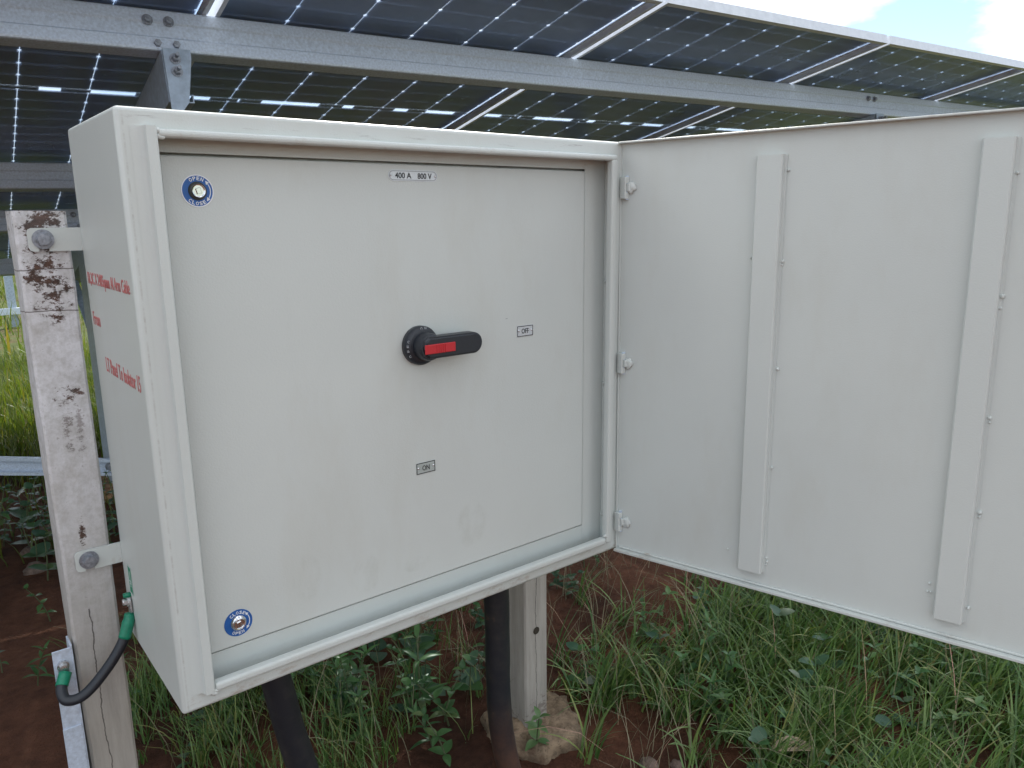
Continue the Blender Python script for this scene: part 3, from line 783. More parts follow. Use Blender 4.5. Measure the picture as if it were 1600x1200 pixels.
# small scratch-like specks beside the OFF plate
bm = bmesh.new(); add_prism(bm, [(0, 0), (0.004, 0.001), (0.0045, 0.002), (0.0005, 0.0014)], 0.0004, FR(0.598, DY - 0.0002, 0.4935)); obj('paint_chip', bm, M_GREY_PRINT, cab)

# rotary handle
HX, HZ = 0.4195, 0.468
bm = bmesh.new()
add_lathe(bm, [(0.0, 0), (0.0315, 0), (0.0318, 0.008), (0.0300, 0.0125), (0.0262, 0.0150), (0.0245, 0.0155), (0, 0.0155)], 56, FR(HX, DY, HZ))
hd = obj('rotary_handle', bm, M_BLK, cab, True); hd.data.polygons.foreach_set('use_smooth', [True] * len(hd.data.polygons))
bm = bmesh.new()
add_lathe(bm, [(0.0225, 0.0), (0.0222, 0.014), (0.0200, 0.0205), (0.0172, 0.0225), (0, 0.0225)], 44, FR(HX + 0.002, DY - 0.0156, HZ))
hub = obj('hub', bm, M_BLK, hd, True)
bm = bmesh.new()
lv = []
for k in range(13):
    a = -PI / 2 + PI * k / 12; lv.append((0.0965 - 0.0172 + 0.0172 * math.cos(a), 0.0172 * math.sin(a)))
lv += [(-0.006, 0.0172), (-0.0145, 0.0120), (-0.0185, 0.0), (-0.0145, -0.0120), (-0.006, -0.0172)]
vs = add_prism(bm, lv, 0.0215, FR(HX, -0.0145 + 0.0215, HZ))
es_ = [e for e in bm.edges if all(abs(v.co.y + 0.0145) < 1e-5 for v in e.verts)]
bmesh.ops.bevel(bm, geom=es_, offset=0.0035, segments=3, affect='EDGES')
lev = obj('lever', bm, M_BLK, hd)
for p in lev.data.polygons: p.use_smooth = p.area < 2e-5
bm = bmesh.new()
add_box(bm, -0.017, 0.0400, -0.0075, 0.0075, 0.0, 0.0022, 0.0009, 2, FR(HX, -0.0146, HZ - 0.001))
for k in range(5): add_box(bm, 0.004 + k * 0.0040, 0.0058 + k * 0.0040, -0.0068, 0.0068, 0.0021, 0.0030, 0.0003, 1, FR(HX, -0.0146, HZ - 0.001))
obj('red_grip', bm, M_RED, hd)
bm = bmesh.new()
arc_text(bm, 'OFF', 0.0283, 176, -15, 0.0052, FR(HX, DY - 0.0141, HZ)); arc_text(bm, 'O', 0.0283, 210, 14, 0.0052, FR(HX, DY - 0.0141, HZ))
arc_text(bm, 'ON', 0.0283, 88, 15, 0.0048, FR(HX, DY - 0.0141, HZ))
obj('lettering', bm, M_GREY_PRINT, hd)

# quarter-turn locks on round blue stickers
def lock(x, z, top, bot, upper):
    R_ = 0.0205
    circ = [(R_ * math.cos(2 * PI * k / 48), R_ * math.sin(2 * PI * k / 48)) for k in range(48)]
    bm = bmesh.new(); add_prism(bm, circ, 0.0004, FR(x, DY - 0.0001, z)); st = obj('lock_sticker', bm, M_BLUE, cab)
    st['label'] = 'round blue %s and %s sticker with a %s lock' % (top, bot, 'dark-rimmed' if upper else 'chrome')
    y = DY - 0.0005; bm = bmesh.new()
    if upper: ring_bm(bm, circ, [(p[0] * 0.935, p[1] * 0.935) for p in circ], 0.00025, FR(x, y, z))
    arc_text(bm, top, 0.0158, 92, 18, 0.0046, FR(x, y - 0.0002, z)); arc_text(bm, bot, 0.0158, 264, 17, 0.0046, FR(x, y - 0.0002, z), True)
    a0, a1 = math.radians(-36), math.radians(36); ro, ri = 0.0168, 0.0158; n = 14
    pts_o = [(ro * math.cos(a0 + (a1 - a0) * k / n), ro * math.sin(a0 + (a1 - a0) * k / n)) for k in range(n + 1)]
    pts_i = [(ri * math.cos(a0 + (a1 - a0) * k / n), ri * math.sin(a0 + (a1 - a0) * k / n)) for k in range(n + 1)]
    add_prism(bm, pts_o + list(reversed(pts_i)), 0.00025, FR(x, y, z))
    for s in (-1, 1):
        a = s * math.radians(36); c = Vector((0.0163 * math.cos(a), 0.0163 * math.sin(a))); t = Vector((-math.sin(a), math.cos(a))) * s; nn = Vector((math.cos(a), math.sin(a)))
        add_prism(bm, [tuple(c + t * 0.0042), tuple(c - nn * 0.0024 - t * 0.0006), tuple(c + nn * 0.0024 - t * 0.0006)][::s], 0.00025, FR(x, y, z))
    obj('lettering', bm, M_WHITE, st)
    bm = bmesh.new()
    add_lathe(bm, [(0.0118, 0), (0.0112, 0.002), (0.0090, 0.0038), (0.0082, 0.0040)], 40, FR(x, y, z)); obj('bezel', bm, M_BEZEL if upper else M_CHROME, st, True)
    bm = bmesh.new()
    add_lathe(bm, [(0.0086, 0.001), (0.0086, 0.0056), (0.0080, 0.0062), (0.0072, 0.0060), (0.0070, 0.0042), (0, 0.0042)], 40, FR(x, y, z)); obj('lock_barrel', bm, M_CHROME, st)
    bm = bmesh.new(); add_box(bm, -0.0030, 0.0030, -0.0038, 0.0038, 0.0040, 0.0062, 0.0004, 1, FR(x, y, z) @ Matrix.Rotation(0.25, 4, 'Z')); obj('lock_core', bm, M_CHROME, st)
lock(0.0955, 0.7050, 'OPEN', 'CLOSE', True)
lock(0.0955, 0.0945, 'CLOSE', 'OPEN', False)

# stencilled lettering and earth sticker on the left side
SD = lambda y, z: basis((-0.0002, y, z), (0, -1, 0), (0, 0, 1), (-1, 0, 0))
for (body, w_, h_, y_, z_) in (('1R,3C X 240Sqmm Al Arm Cable', 0.252, 0.0225, 0.146, 0.5845), ('From', 0.046, 0.0200, 0.246, 0.5275), ('LT Panel To Isolator 15', 0.196, 0.0215, 0.119, 0.4640)):
    bm = bmesh.new(); text_bm(bm, body, w_, h_, SD(y_, z_), bold=0.006); obj('stencil_line', bm, M_REDINK, cab)
bm = bmesh.new(); add_prism(bm, rect(0.021, 0.048), 0.0003, SD(0.240, 0.112)); sk = obj('earth_sticker', bm, M_EARTHGREEN, cab)
bm = bmesh.new(); ring_bm(bm, rect(0.021, 0.048), rect(0.0185, 0.0455), 0.0002, SD(0.240, 0.112) @ Matrix.Translation((0, 0, 0.0002)))
for (w_, yy) in ((0.0015, 0.008),): add_box(bm, -w_ / 2, w_ / 2, -0.002, 0.015, 0.0003, 0.0005, 0, 1, SD(0.240, 0.112))
for k, w_ in enumerate((0.012, 0.008, 0.004)): add_box(bm, -w_ / 2, w_ / 2, -0.0032 - 0.004 * k, -0.0018 - 0.004 * k, 0.0003, 0.0005, 0, 1, SD(0.240, 0.112))
obj('lettering', bm, M_WHITE, sk)

# fixing tabs with slotted end, and their bolts
def tab(x_in, x_out, z0, z1):
    s = 1 if x_out > x_in else -1
    L = abs(x_out - x_in); h = z1 - z0; xb = L - 0.019; r = 0.006; sw = 0.0065
    pts = [(0, 0), (xb - sw, 0), (xb - sw, h * 0.42), (xb + sw, h * 0.42), (xb + sw, 0), (L - r, 0), (L - r * 0.3, r * 0.3), (L, r), (L, h - r), (L - r * 0.3, h - r * 0.3), (L - r, h), (0, h)]
    bm = bmesh.new(); vs = add_prism(bm, pts, 0.004)
    for v in vs: v.co = Vector((x_in + s * v.co.x, D - 0.0042 + v.co.z, z0 + v.co.y))
    t = obj('fixing_tab', bm, M_POWD if s < 0 else M_POW, cab)
    b = obj('bolt', hexbolt_bm(0.0098, 0.008, FR(x_in + s * xb, D - 0.0044, z0 + h * 0.52)), M_BOLT, t)
tab(0.006, -0.0685, 0.6265, 0.6600); tab(0.006, -0.0660, 0.1270, 0.1605)
tab(W - 0.006, W + 0.066, 0.6265, 0.6600); tab(W - 0.006, W + 0.066, 0.1270, 0.1605)
# cable glands under the floor plate
for x in (0.172, 0.652):
    bm = bmesh.new(); add_lathe(bm, [(0.036, 0.0), (0.036, -0.012), (0.031, -0.016), (0.031, -0.030), (0.027, -0.034)], 28, Matrix.Translation((x, 0.15, -0.0005))); obj('cable_gland', bm, M_BLK, cab, True)

# outer door, swung open
TH = math.radians(-75.96)
DM = Matrix.Translation((W - 0.0055, -0.0035, 0)) @ Matrix.Rotation(TH, 4, 'Z') @ Matrix.Rotation(math.radians(-0.4), 4, 'Y')
DL = 0.862
bm = bmesh.new()
add_box(bm, 0.0, DL, 0.0, 0.0018, 0.0005, H - 0.0005, 0.0007, 1)
dr = obj('outer_door', bm, M_POW, cab); dr.matrix_basis = DM
for (x0, x1, z0, z1, y0, mm) in ((0.0, DL, H - 0.0035, H - 0.0005, -0.0135, M_POWD), (0.0, DL, 0.0005, 0.0055, -0.0135, M_POWD), (0.0, 0.0020, 0.0058, H - 0.0038, -0.0050, M_POW), (DL - 0.002, DL, 0.0058, H - 0.0038, -0.0125, M_POW)):
    box('door_return', x0, x1, y0, -0.0002, z0, z1, mm, dr, 0.0008, 2)
box('door_return', 0.006, DL - 0.004, -0.0040, -0.0002, 0.0062, 0.0105, M_POWD, dr, 0.0012, 2)
def stiffener(xc, w, z0, z1, welds):
    bm = bmesh.new(); h = 0.0135; t = 0.0045
    prof = [(-w / 2 - 0.0, -0.0003), (-w / 2 + 0.001, -h + 0.002), (-w / 2 + 0.003, -h), (w / 2 - 0.003, -h), (w / 2 - 0.001, -h + 0.002), (w / 2, -0.0020), (w / 2 + 0.0035, -0.0016), (w / 2 + 0.0035, -0.0003)]
    a = [bm.verts.new((xc + p[0], p[1], z0)) for p in prof]; b = [bm.verts.new((xc + p[0], p[1], z1)) for p in prof]
    n = len(prof)
    for k in range(n): bm.faces.new((a[k], a[(k + 1) % n], b[(k + 1) % n], b[k]))
    bm.faces.new(a); bm.faces.new(list(reversed(b)))
    s = obj('stiffener', bm, M_POW, dr)
    for (dx, z, r) in welds:
        bm = bmesh.new(); bmesh.ops.create_icosphere(bm, subdivisions=2, radius=r * 0.72)
        for v in bm.verts: v.co = Vector((xc + dx * (0.84 if dx > 0 else 1.0), -0.0015, z)) + v.co * (1 + 0.5 * noise.noise(v.co * 350 + Vector((z * 9, 0, 0))))
        obj('weld_bead', bm, M_POW, dr, True)
stiffener(0.2794, 0.0445, 0.0335, 0.7595, [(0.034, 0.735, .0034), (0.032, 0.589, .0036), (0.031, 0.583, .0026), (-0.027, 0.594, .003), (0.034, 0.408, .004), (0.033, 0.232, .0036), (0.032, 0.063, .003), (0.034, 0.056, .0034), (0.032, 0.050, .0028), (-0.045, 0.061, .0026)])
stiffener(0.5962, 0.0415, 0.0370, 0.7630, [(0.029, 0.715, .0034), (0.028, 0.545, .0044), (0.027, 0.528, .003), (0.030, 0.367, .004), (0.030, 0.360, .0026), (0.031, 0.220, .0044), (0.031, 0.213, .003), (0.031, 0.063, .0044), (-0.030, 0.088, .003), (-0.032, 0.074, .003), (-0.027, 0.074, .0024)])
# hinges with blob-welded pin plates
for hz in (0.718, 0.389, 0.064):
    bm = bmesh.new()
    add_box(bm, W - 0.0150, W - 0.0035, -0.0165, -0.0040, hz - 0.0195, hz - 0.0080, 0.0012, 2); add_box(bm, W - 0.0150, W - 0.0035, -0.0165, -0.0040, hz + 0.0080, hz + 0.0195, 0.0012, 2)
    add_box(bm, W - 0.0150, W - 0.0105, -0.0160, -0.0045, hz - 0.0090, hz + 0.0090, 0.0006, 1)
    hg = obj('hinge', bm, M_POW, cab)
    bm = bmesh.new(); add_lathe(bm, [(0, -0.0215), (0.0034, -0.0215), (0.0034, 0.0215), (0, 0.0215)], 16, Matrix.Translation((W - 0.0060, -0.0125, hz))); obj('hinge_pin', bm, M_GALV, hg)
    bm = bmesh.new(); add_box(bm, W - 0.0095, W - 0.0015, -0.0215, -0.0080, hz - 0.0072, hz + 0.0072, 0.002, 2)
    obj('knuckle', bm, M_POW, hg)
    bm = bmesh.new(); bmesh.ops.create_icosphere(bm, subdivisions=3, radius=1.0)
    for v in bm.verts:
        k = 1 + 0.40 * noise.noise(v.co * 2.2 + Vector((hz * 20, 0, 0))) + 0.22 * noise.noise(v.co * 6.0)
        v.co = Vector((0.0220 + v.co.x * 0.0095 * k, -0.0025 + v.co.y * 0.0038 * k, hz + v.co.z * 0.0108 * k))
    obj('weld_bead', bm, M_POW, dr, True)

# ------------------------------------------------------------------ cables
ec = empty('earthing_cable', loc=(-0.06, 0.24, -0.03)); tag(ec, 'short black earthing cable with green ends, looped from the cabinet side to the strip', 'cable')
OFS = Vector((0.06, -0.24, 0.03))
path = catmull([(-0.1045, 0.2700, -0.030), (-0.1120, 0.2580, -0.044), (-0.1080, 0.2460, -0.0580), (-0.0840, 0.2420, -0.0560), (-0.0500, 0.2430, -0.0270), (-0.0220, 0.2460, 0.008), (-0.0075, 0.2500, 0.0420)], 10)
path = [p + OFS for p in path]
bm = bmesh.new(); add_tube(bm, path, 0.0082, 18); obj('jacket', bm, M_CABLE if False else M_BLK, ec, True)
for seg in (path[:8], path[-9:]):
    bm = bmesh.new(); ext = list(seg)
    if seg[0] is path[0]: ext = [seg[0] + (seg[0] - seg[1]).normalized() * 0.006] + ext
    else: ext = ext + [seg[-1] + Vector((0.0015, 0.001, 0.010))]
    rr_ = [0.0093] * len(ext)
    if seg[0] is not path[0]: rr_[-1] = 0.0070; rr_[-2] = 0.0085
    add_tube(bm, ext, rr_, 18); obj('green_sleeve', bm, M_GREEN, ec, True)
def lug(parent, m):
    bm = bmesh.new(); add_prism(bm, stadium(0.030, 0.015), 0.0025, m); l = obj('lug', bm, M_TIN, parent)
    b = obj('bolt', hexbolt_bm(0.006, 0.005, m @ Matrix.Translation((0.006, 0, 0.0025))), M_TIN, l)
lug(ec, Matrix.Translation(OFS) @ basis((-0.0022, 0.2520, 0.066), (0, 0.12, 0.993), (0, 0.993, -0.12), (-1, 0, 0)))
lug(ec, Matrix.Translation(OFS) @ basis((-0.1030, D - 0.0065, -0.024), (0, 0, 1), (-1, 0, 0), (0, -1, 0)))
bm = bmesh.new(); add_tube(bm, [Vector((-0.0035, 0.2555, 0.0785)) + OFS, Vector((-0.0035, 0.2572, 0.0845)) + OFS], 0.0075, 14); obj('green_sleeve', bm, M_GREEN, ec, True)

def power_cable(pts, r, label):
    bm = bmesh.new(); P = catmull(pts, 10)
    add_tube(bm, P, [r * (1 + 0.05 * noise.noise(p * 12)) for p in P], 26)
    o = obj('power_cable', bm, M_CABLE, None, True); tag(o, label, 'cable', 'power cables below the cabinet')
power_cable([(0.172, 0.15, -0.012), (0.177, 0.15, -0.05), (0.188, 0.150, -0.11), (0.202, 0.149, -0.20), (0.2195, 0.148, -0.285), (0.245, 0.146, -0.40), (0.285, 0.142, -0.55), (0.33, 0.14, -0.70)], 0.0255, 'thick black power cable slanting down from the left of the cabinet floor')
power_cable([(0.652, 0.15, -0.012), (0.655, 0.15, -0.05), (0.6585, 0.150, -0.11), (0.6590, 0.150, -0.20), (0.6590, 0.150, -0.30), (0.664, 0.150, -0.40), (0.680, 0.150, -0.50), (0.706, 0.150, -0.60), (0.73, 0.15, -0.72)], 0.0262, 'thick black soil-stained power cable hanging beside the right post')

# ------------------------------------------------------------------ vegetation
def blades(name, pts, length, width, mat, segs=4, lean=(0.25, 0.9), label=None, droop=1.0, wind=None):
    """one mesh of curved tapering blades rooted at pts"""
    n = len(pts); pts = np.asarray(pts)
    L = RNG.uniform(length[0], length[1], n); w = RNG.uniform(width[0], width[1], n)
    az = RNG.uniform(0, 2 * PI, n)
    if wind is not None: az = np.where(RNG.random(n) < 0.55, wind + RNG.normal(0, 0.6, n), az)
    ln = RNG.uniform(lean[0], lean[1], n)
    V = np.zeros((n, (segs + 1) * 2, 3)); pos = pts.copy()
    dx, dy = np.cos(az), np.sin(az); sx, sy = -dy, dx
    for k in range(segs + 1):
        t = k / segs
        ww = w * (1 - t ** 1.6) * 0.5 + 0.0002
        V[:, 2 * k, 0] = pos[:, 0] + sx * ww; V[:, 2 * k, 1] = pos[:, 1] + sy * ww; V[:, 2 * k, 2] = pos[:, 2]
        V[:, 2 * k + 1, 0] = pos[:, 0] - sx * ww; V[:, 2 * k + 1, 1] = pos[:, 1] - sy * ww; V[:, 2 * k + 1, 2] = pos[:, 2] + w * 0.15
        ang = ln * (0.35 + 1.3 * t * droop)
        pos = pos + np.stack([dx * np.sin(ang), dy * np.sin(ang), np.cos(ang)], 1) * (L / segs)[:, None]
    m = (segs + 1) * 2
    verts = V.reshape(-1, 3)
    base = (np.arange(n) * m)[:, None, None]
    q = np.array([[2 * k, 2 * k + 1, 2 * k + 3, 2 * k + 2] for k in range(segs)])[None]
    faces = (base + q).reshape(-1, 4)
    me = bpy.data.meshes.new(name); me.from_pydata(verts.tolist(), [], faces.tolist()); me.materials.append(mat)
    me.polygons.foreach_set('use_smooth', [True] * len(me.polygons))
    o = link(bpy.data.objects.new(name, me)); tag(o, label, 'grass', None, 'stuff'); return o

def scatter(n, x0, x1, y0, y1, dens):
    out = []
    while len(out) < n:
        x, y = random.uniform(x0, x1), random.uniform(y0, y1)
        if random.random() < dens(x, y): out.append((x, y, gh(x, y) - 0.004))
    return out
def tufts(n, per, x0, x1, y0, y1, dens, r):
    out = []
    for (x, y, z) in scatter(n, x0, x1, y0, y1, dens):
        rr = random.uniform(0.5, 1.4) * r
        for k in range(random.randint(per // 2, per + per // 2)):
            a = random.uniform(0, 2 * PI); d = rr * random.random() ** 0.7
            px, py = x + d * math.cos(a), y + d * math.sin(a); out.append((px, py, gh(px, py) - 0.004))
    return out
def clump(x, y, s, seed): return max(0.0, min(1.0, 0.5 + 1.6 * noise.noise(Vector((x * s + seed, y * s, seed)))))
def dens_right(x, y):
    if math.hypot(x - 0.90, y - 0.32) < 0.15: return 0.0
    edge = 0.35 + 0.09 * noise.noise(Vector((x * 4, 0.3, 0)))
    d = 1.0 / (1 + math.exp((y - edge) / 0.05))
    soil = math.exp(-(((x - 1.02) / 0.20) ** 2 + ((y - 0.02) / 0.16) ** 2)) * 1.3 + math.exp(-(((x - 1.22) / 0.22) ** 2 + ((y + 0.28) / 0.10) ** 2)) * 0.8
    d = d * max(0.04, 1 - soil)
    if x < 1.0: d *= max(0.0, (x - 0.80) / 0.2)
    return d * (0.35 + 0.65 * clump(x, y, 3.5, 4.0))
blades('grass', tufts(900, 14, 0.85, 2.7, -0.75, 0.75, dens_right, 0.03), (0.06, 0.235), (0.0022, 0.0085), M_GRASS, 6, (0.45, 1.3), 'dense long green grass in front of the open door and right post', 1.0, -0.6)
def dens_left(x, y): return clump(x, y, 5.0, 9.0) * (1.0 if (x < 0.62) else 0.22)
blades('grass', tufts(260, 10, 0.05, 1.25, 0.35, 1.5, dens_left, 0.025), (0.05, 0.17), (0.0018, 0.0042), M_GRASS, 4, (0.3, 1.1), 'thin green grass between the weeds under the cabinet')
def dens_back(x, y): return (0.22 + 0.8 * max(0.0, min(1.0, (y - 3.0) / 0.9))) * (0.4 + 0.6 * clump(x, y, 1.5, 2.0))
blades('grass', scatter(15000, -1.2, 1.9, 2.3, 7.5, dens_back), (0.07, 0.24), (0.004, 0.009), M_GRASSF, 4, (0.2, 0.8), 'low sunlit grass beyond the white post and rail')
blades('grass', scatter(9000, 1.9, 7.5, 2.0, 9.0, lambda x, y: 0.25 + 0.75 * clump(x, y, 1.2, 3.0)) + scatter(7000, -6.0, -1.2, 2.6, 9.0, lambda x, y: 0.25 + 0.75 * clump(x, y, 1.2, 8.0)), (0.08, 0.26), (0.005, 0.011), M_GRASSF, 3, (0.2, 0.8), 'sunlit grass beyond the rack, outside the gap beside the post')
blades('grass', scatter(5000, -0.6, 5.0, 7.0, 24.0, lambda x, y: 0.3 + 0.7 * clump(x, y, 0.6, 5.0)), (0.15, 0.45), (0.012, 0.03), M_GRASSF, 3, (0.2, 0.8), 'distant yellow-green sunlit grass field')
straw_pts = scatter(620, 0.9, 2.4, -0.6, 0.9, lambda x, y: 0.5) + scatter(150, 0.1, 1.2, 0.4, 1.4, lambda x, y: 0.5)
blades('dry_grass', straw_pts, (0.12, 0.34), (0.0012, 0.0022), M_STRAW, 4, (0.2, 1.25), 'pale dry grass stalks scattered through the green growth')

def leaf_mesh(name, L, w, mat, fold=0.25, droop=0.25, tip=0.62, round_=False):
    n = 6; V = []; F = []
    for k in range(n + 1):
        t = k / n
        ww = w / 2 * (math.sin(PI * min(1.0, t ** (0.75 if not round_ else 0.62))) ** (0.85 if not round_ else 0.6)) if 0 < t < 1 else 0.0006
        y = L * t; z = L * (0.18 * t - droop * t * t)
        V += [(-ww, y, z + ww * fold), (0, y, z), (ww, y, z + ww * fold)]
    for k in range(n):
        a = 3 * k
        F += [(a, a + 1, a + 4, a + 3), (a + 1, a + 2, a + 5, a + 4)]
    me = bpy.data.meshes.new(name); me.from_pydata(V, [], F); me.materials.append(mat); me.polygons.foreach_set('use_smooth', [True] * len(F)); return me
LEAVES = {'ovate': [leaf_mesh('leaf', 0.042, 0.021, M_LEAF), leaf_mesh('leaf', 0.034, 0.019, M_LEAF, 0.35, 0.4)],
          'blue': [leaf_mesh('leaf', 0.036, 0.026, M_LEAF2, 0.2, 0.3, round_=True), leaf_mesh('leaf', 0.030, 0.024, M_LEAF2, 0.3, 0.2, round_=True)],
          'lance': [leaf_mesh('leaf', 0.058, 0.014, M_LEAF, 0.4, 0.45), leaf_mesh('leaf', 0.050, 0.012, M_LEAF, 0.4, 0.3)],
          'pale': [leaf_mesh('leaf', 0.046, 0.022, M_LEAF3, 0.35, 0.25), leaf_mesh('leaf', 0.036, 0.018, M_LEAF3, 0.3, 0.4)],
          'round': [leaf_mesh('leaf', 0.052, 0.046, M_LEAF2, 0.15, 0.15, round_=True), leaf_mesh('leaf', 0.044, 0.040, M_LEAF, 0.15, 0.2, round_=True)]}
def stem_mesh(h, bend):
    bm = bmesh.new(); P = [Vector((bend[0] * t * t, bend[1] * t * t, h * t)) for t in (0, .25, .5, .75, 1.0)]
    add_tube(bm, P, [0.0022, 0.002, 0.0017, 0.0014, 0.001], 6); me = bpy.data.meshes.new('stem'); bm.to_mesh(me); bm.free(); me.materials.append(M_STEM); return me
def weed_template(kind, h, nodes, per, tilt, seed):
    rnd = random.Random(seed); bend = (rnd.uniform(-.04, .04), rnd.uniform(-.04, .04)); parts = [('stem', stem_mesh(h, bend), Matrix.Identity(4))]
    for k in range(nodes):
        t = 0.25 + 0.75 * (k / max(1, nodes - 1)) if nodes > 1 else 1.0
        p = Vector((bend[0] * t * t, bend[1] * t * t, h * t)); a0 = k * (PI / 2 if per == 2 else 1.1) + rnd.uniform(-.3, .3)
        s = 1.15 - 0.45 * t if nodes > 1 else 1.0
        for j in range(per):
            a = a0 + 2 * PI * j / per + rnd.uniform(-.25, .25); tl = tilt + rnd.uniform(-.25, .25) + (0.35 if t > 0.9 else 0)
            m = Matrix.Translation(p) @ Matrix.Rotation(a, 4, 'Z') @ Matrix.Rotation(tl, 4, 'X') @ Matrix.Scale(s * rnd.uniform(.8, 1.15), 4)
            parts.append(('leaf', rnd.choice(LEAVES[kind]), m))
    return parts
TEMPL = {'pair': [weed_template('ovate', 0.15, 4, 2, 0.15, 1), weed_template('ovate', 0.11, 3, 3, 0.2, 2), weed_template('ovate', 0.19, 5, 2, 0.1, 3)],
         'blue': [weed_template('blue', 0.09, 3, 3, 0.15, 4), weed_template('blue', 0.13, 4, 3, 0.2, 5)],
         'lance': [weed_template('lance', 0.14, 4, 3, 0.35, 6), weed_template('lance', 0.10, 3, 4, 0.4, 7)],
         'pale': [weed_template('pale', 0.12, 3, 3, 0.3, 8), weed_template('pale', 0.09, 2, 4, 0.25, 9)],
         'round': [weed_template('round', 0.12, 2, 3, 0.1, 10), weed_template('round', 0.09, 2, 2, 0.1, 11)]}
def weed(kind, x, y, s, label, group=None):
    e = empty('weed', loc=(x, y, gh(x, y) - 0.003), rot=(random.uniform(-.15, .15), random.uniform(-.15, .15), random.uniform(0, 2 * PI))); e.scale = (s, s, s)
    tag(e, label, 'weed', group)
    for nm, me, m in random.choice(TEMPL[kind]):
        o = link(bpy.data.objects.new(nm, me), e); o.matrix_basis = m
def weeds(n, x0, x1, y0, y1, kinds, s, label, group, ok=lambda x, y: True):
    k = 0
    while k < n:
        x, y = random.uniform(x0, x1), random.uniform(y0, y1)
        if not ok(x, y): continue
        kd = random.choice(kinds)
        weed(kd, x, y, random.uniform(*s), LOOK[kd] + ' ' + label(x, y), group); k += 1
LOOK = {'pair': 'green weed with paired pointed leaves', 'blue': 'low weed with blunt bluish leaves', 'lance': 'tufted weed with narrow leaves', 'pale': 'pale weed with fresh leaves', 'round': 'weed with large rounded leaves'}
def ok_under(x, y): return (x + 0.9 * y > 0.95) and math.hypot(x - 0.9, y - 0.33) > 0.17
def under_zone(x, y):
    if x < 0.55: return 'beside the slanting cable, ' + ('near' if y < 0.75 else 'middle' if y < 1.0 else 'far')
    if x < 0.72: return 'midway between the two cables, ' + ('near' if y < 0.68 else 'far')
    if x < 0.88: return 'left of the hanging cable, ' + ('near' if y < 0.62 else 'far back')
    return 'on soil behind the right post' if y > 0.75 else 'close behind the mortar footing'
def left_zone(x, y): return ('nearest' if y < 1.0 else 'behind') + ' in thin grass between white post and slanting cable'
def soil_zone(x, y): return ('left' if x < 1.55 else 'right') + ' half of the bare soil under the hinge corner'
def grass_zone(x, y): return 'in dense grass ' + ('beside the footing' if x < 1.5 else 'under the door, nearer' if y < 0.05 else 'under the door, farther')
def shade_zone(x, y): return 'left of white post, ' + ('front' if y < 2.2 else 'second' if y < 2.45 else 'third' if y < 2.75 else 'rear') + ' row' + (', photo edge' if x < 0.06 else ', by the post')
weeds(105, 0.40, 1.15, 0.36, 1.35, ['pair', 'pair', 'blue', 'round', 'lance'], (0.75, 1.3), under_zone, 'weeds under the cabinet', ok_under)
weeds(16, 0.10, 0.45, 0.72, 1.2, ['pair', 'blue', 'lance'], (0.6, 1.0), left_zone, 'weeds by the left post')
weeds(13, 1.36, 1.75, 0.74, 1.05, ['blue', 'pair'], (0.7, 1.1), soil_zone, 'weeds on the bare soil')
weeds(42, 1.10, 2.2, -0.42, 0.40, ['pair', 'lance', 'pair', 'round', 'pale'], (0.8, 1.3), grass_zone, 'weeds in the grass')
weeds(75, -0.35, 0.50, 1.9, 3.0, ['pair', 'blue', 'round'], (0.9, 1.5), shade_zone, 'weeds left of the post')
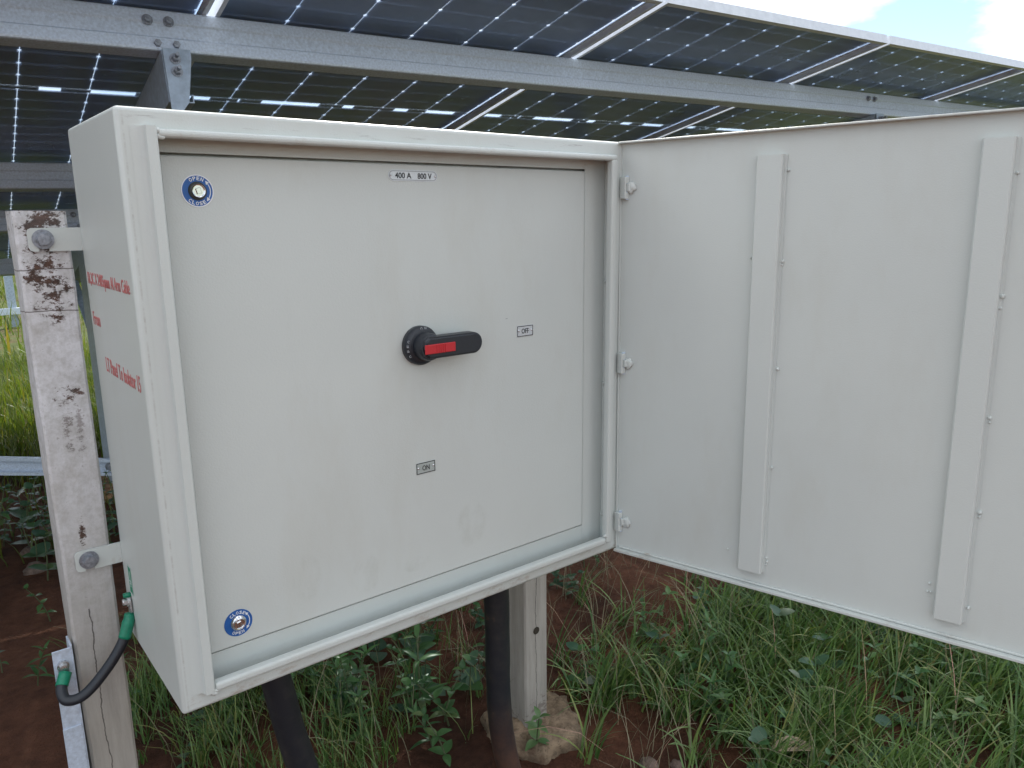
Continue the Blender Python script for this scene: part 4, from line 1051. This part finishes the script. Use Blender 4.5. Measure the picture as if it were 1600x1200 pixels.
for (k, x, y, s, lab) in (('pale', 0.845, 0.245, 1.15, 'fresh green weed growing in front of the mortar footing'),
                          ('pale', 1.30, 0.01, 1.1, 'pale weed standing in the grass right of the footing, below the door hinge'),
                          ('pale', 1.63, -0.36, 0.95, 'pale weed at the bottom right of the photo, nearest the open door'),
                          ('pair', 0.665, 0.37, 1.15, 'bright paired-leaf weed just left of the soil-stained cable'),
                          ('lance', 0.70, 0.55, 1.5, 'feathery bright weed under the cabinet, left of the hanging cable'),
                          ('pair', 1.99, 0.50, 1.1, 'paired-leaf weed on the soil edge directly under the open door'),
                          ('lance', -0.07, 1.33, 0.9, 'spindly weed on bare red soil at the lower left edge'),
                          ('pair', -0.14, 1.48, 0.8, 'small weed on bare red soil behind the spindly one at the left edge'),
                          ('pair', 0.02, 1.75, 1.0, 'weed on the soil just left of the lower fixing tab')):
    weed(k, x, y, s, lab)

def stone(x, y, r, seed, label):
    bm = bmesh.new(); bmesh.ops.create_icosphere(bm, subdivisions=3, radius=r)
    for v in bm.verts:
        d = v.co.normalized(); v.co = v.co * (1 + 0.35 * noise.noise(d * 1.6 + Vector((seed, 0, 0))) + 0.10 * noise.noise(d * 5)); v.co.z *= 0.62
    o = obj('stone', bm, M_STONE, None, True); o.location = (x, y, gh(x, y) + r * 0.25); tag(o, label, 'stone', 'stones on the soil')
stone(0.16, 2.55, 0.065, 1, 'large brown stone touching the left post in the shade')
stone(0.05, 2.42, 0.035, 2, 'small brown stone at the far left, upper of three among the weeds')
stone(0.09, 2.38, 0.030, 3, 'small brown stone just right of its neighbour in the shaded weeds')
stone(0.04, 2.20, 0.040, 4, 'flat brown stone nearest the photo edge among the weeds')
stone(1.03, 0.045, 0.022, 5, 'brown stone on the bare soil in front of the footing')
stone(1.09, 0.01, 0.016, 6, 'small brown stone right of the footing in the grass')
bm = bmesh.new()
n = 8; pr = []
for k in range(n + 1):
    t = k / n; w_ = 0.021 * math.sin(PI * t ** 0.8) + 0.0008; z = 0.012 * math.sin(PI * t) 
    pr.append([bm.verts.new((-w_, 0.11 * t, z + w_ * 0.6)), bm.verts.new((0, 0.11 * t, z)), bm.verts.new((w_, 0.11 * t, z + w_ * 0.5))])
for a, b in zip(pr, pr[1:]): bm.faces.new((a[0], a[1], b[1], b[0])); bm.faces.new((a[1], a[2], b[2], b[1]))
dl = obj('dead_leaf', bm, M_DRYLEAF, None, True); dl.location = (1.25, -0.14, gh(1.25, -0.14) + 0.06); dl.rotation_euler = (0.1, 0.2, -2.4)
tag(dl, 'curled tan dead leaf lying on the grass at the bottom edge', 'leaf')
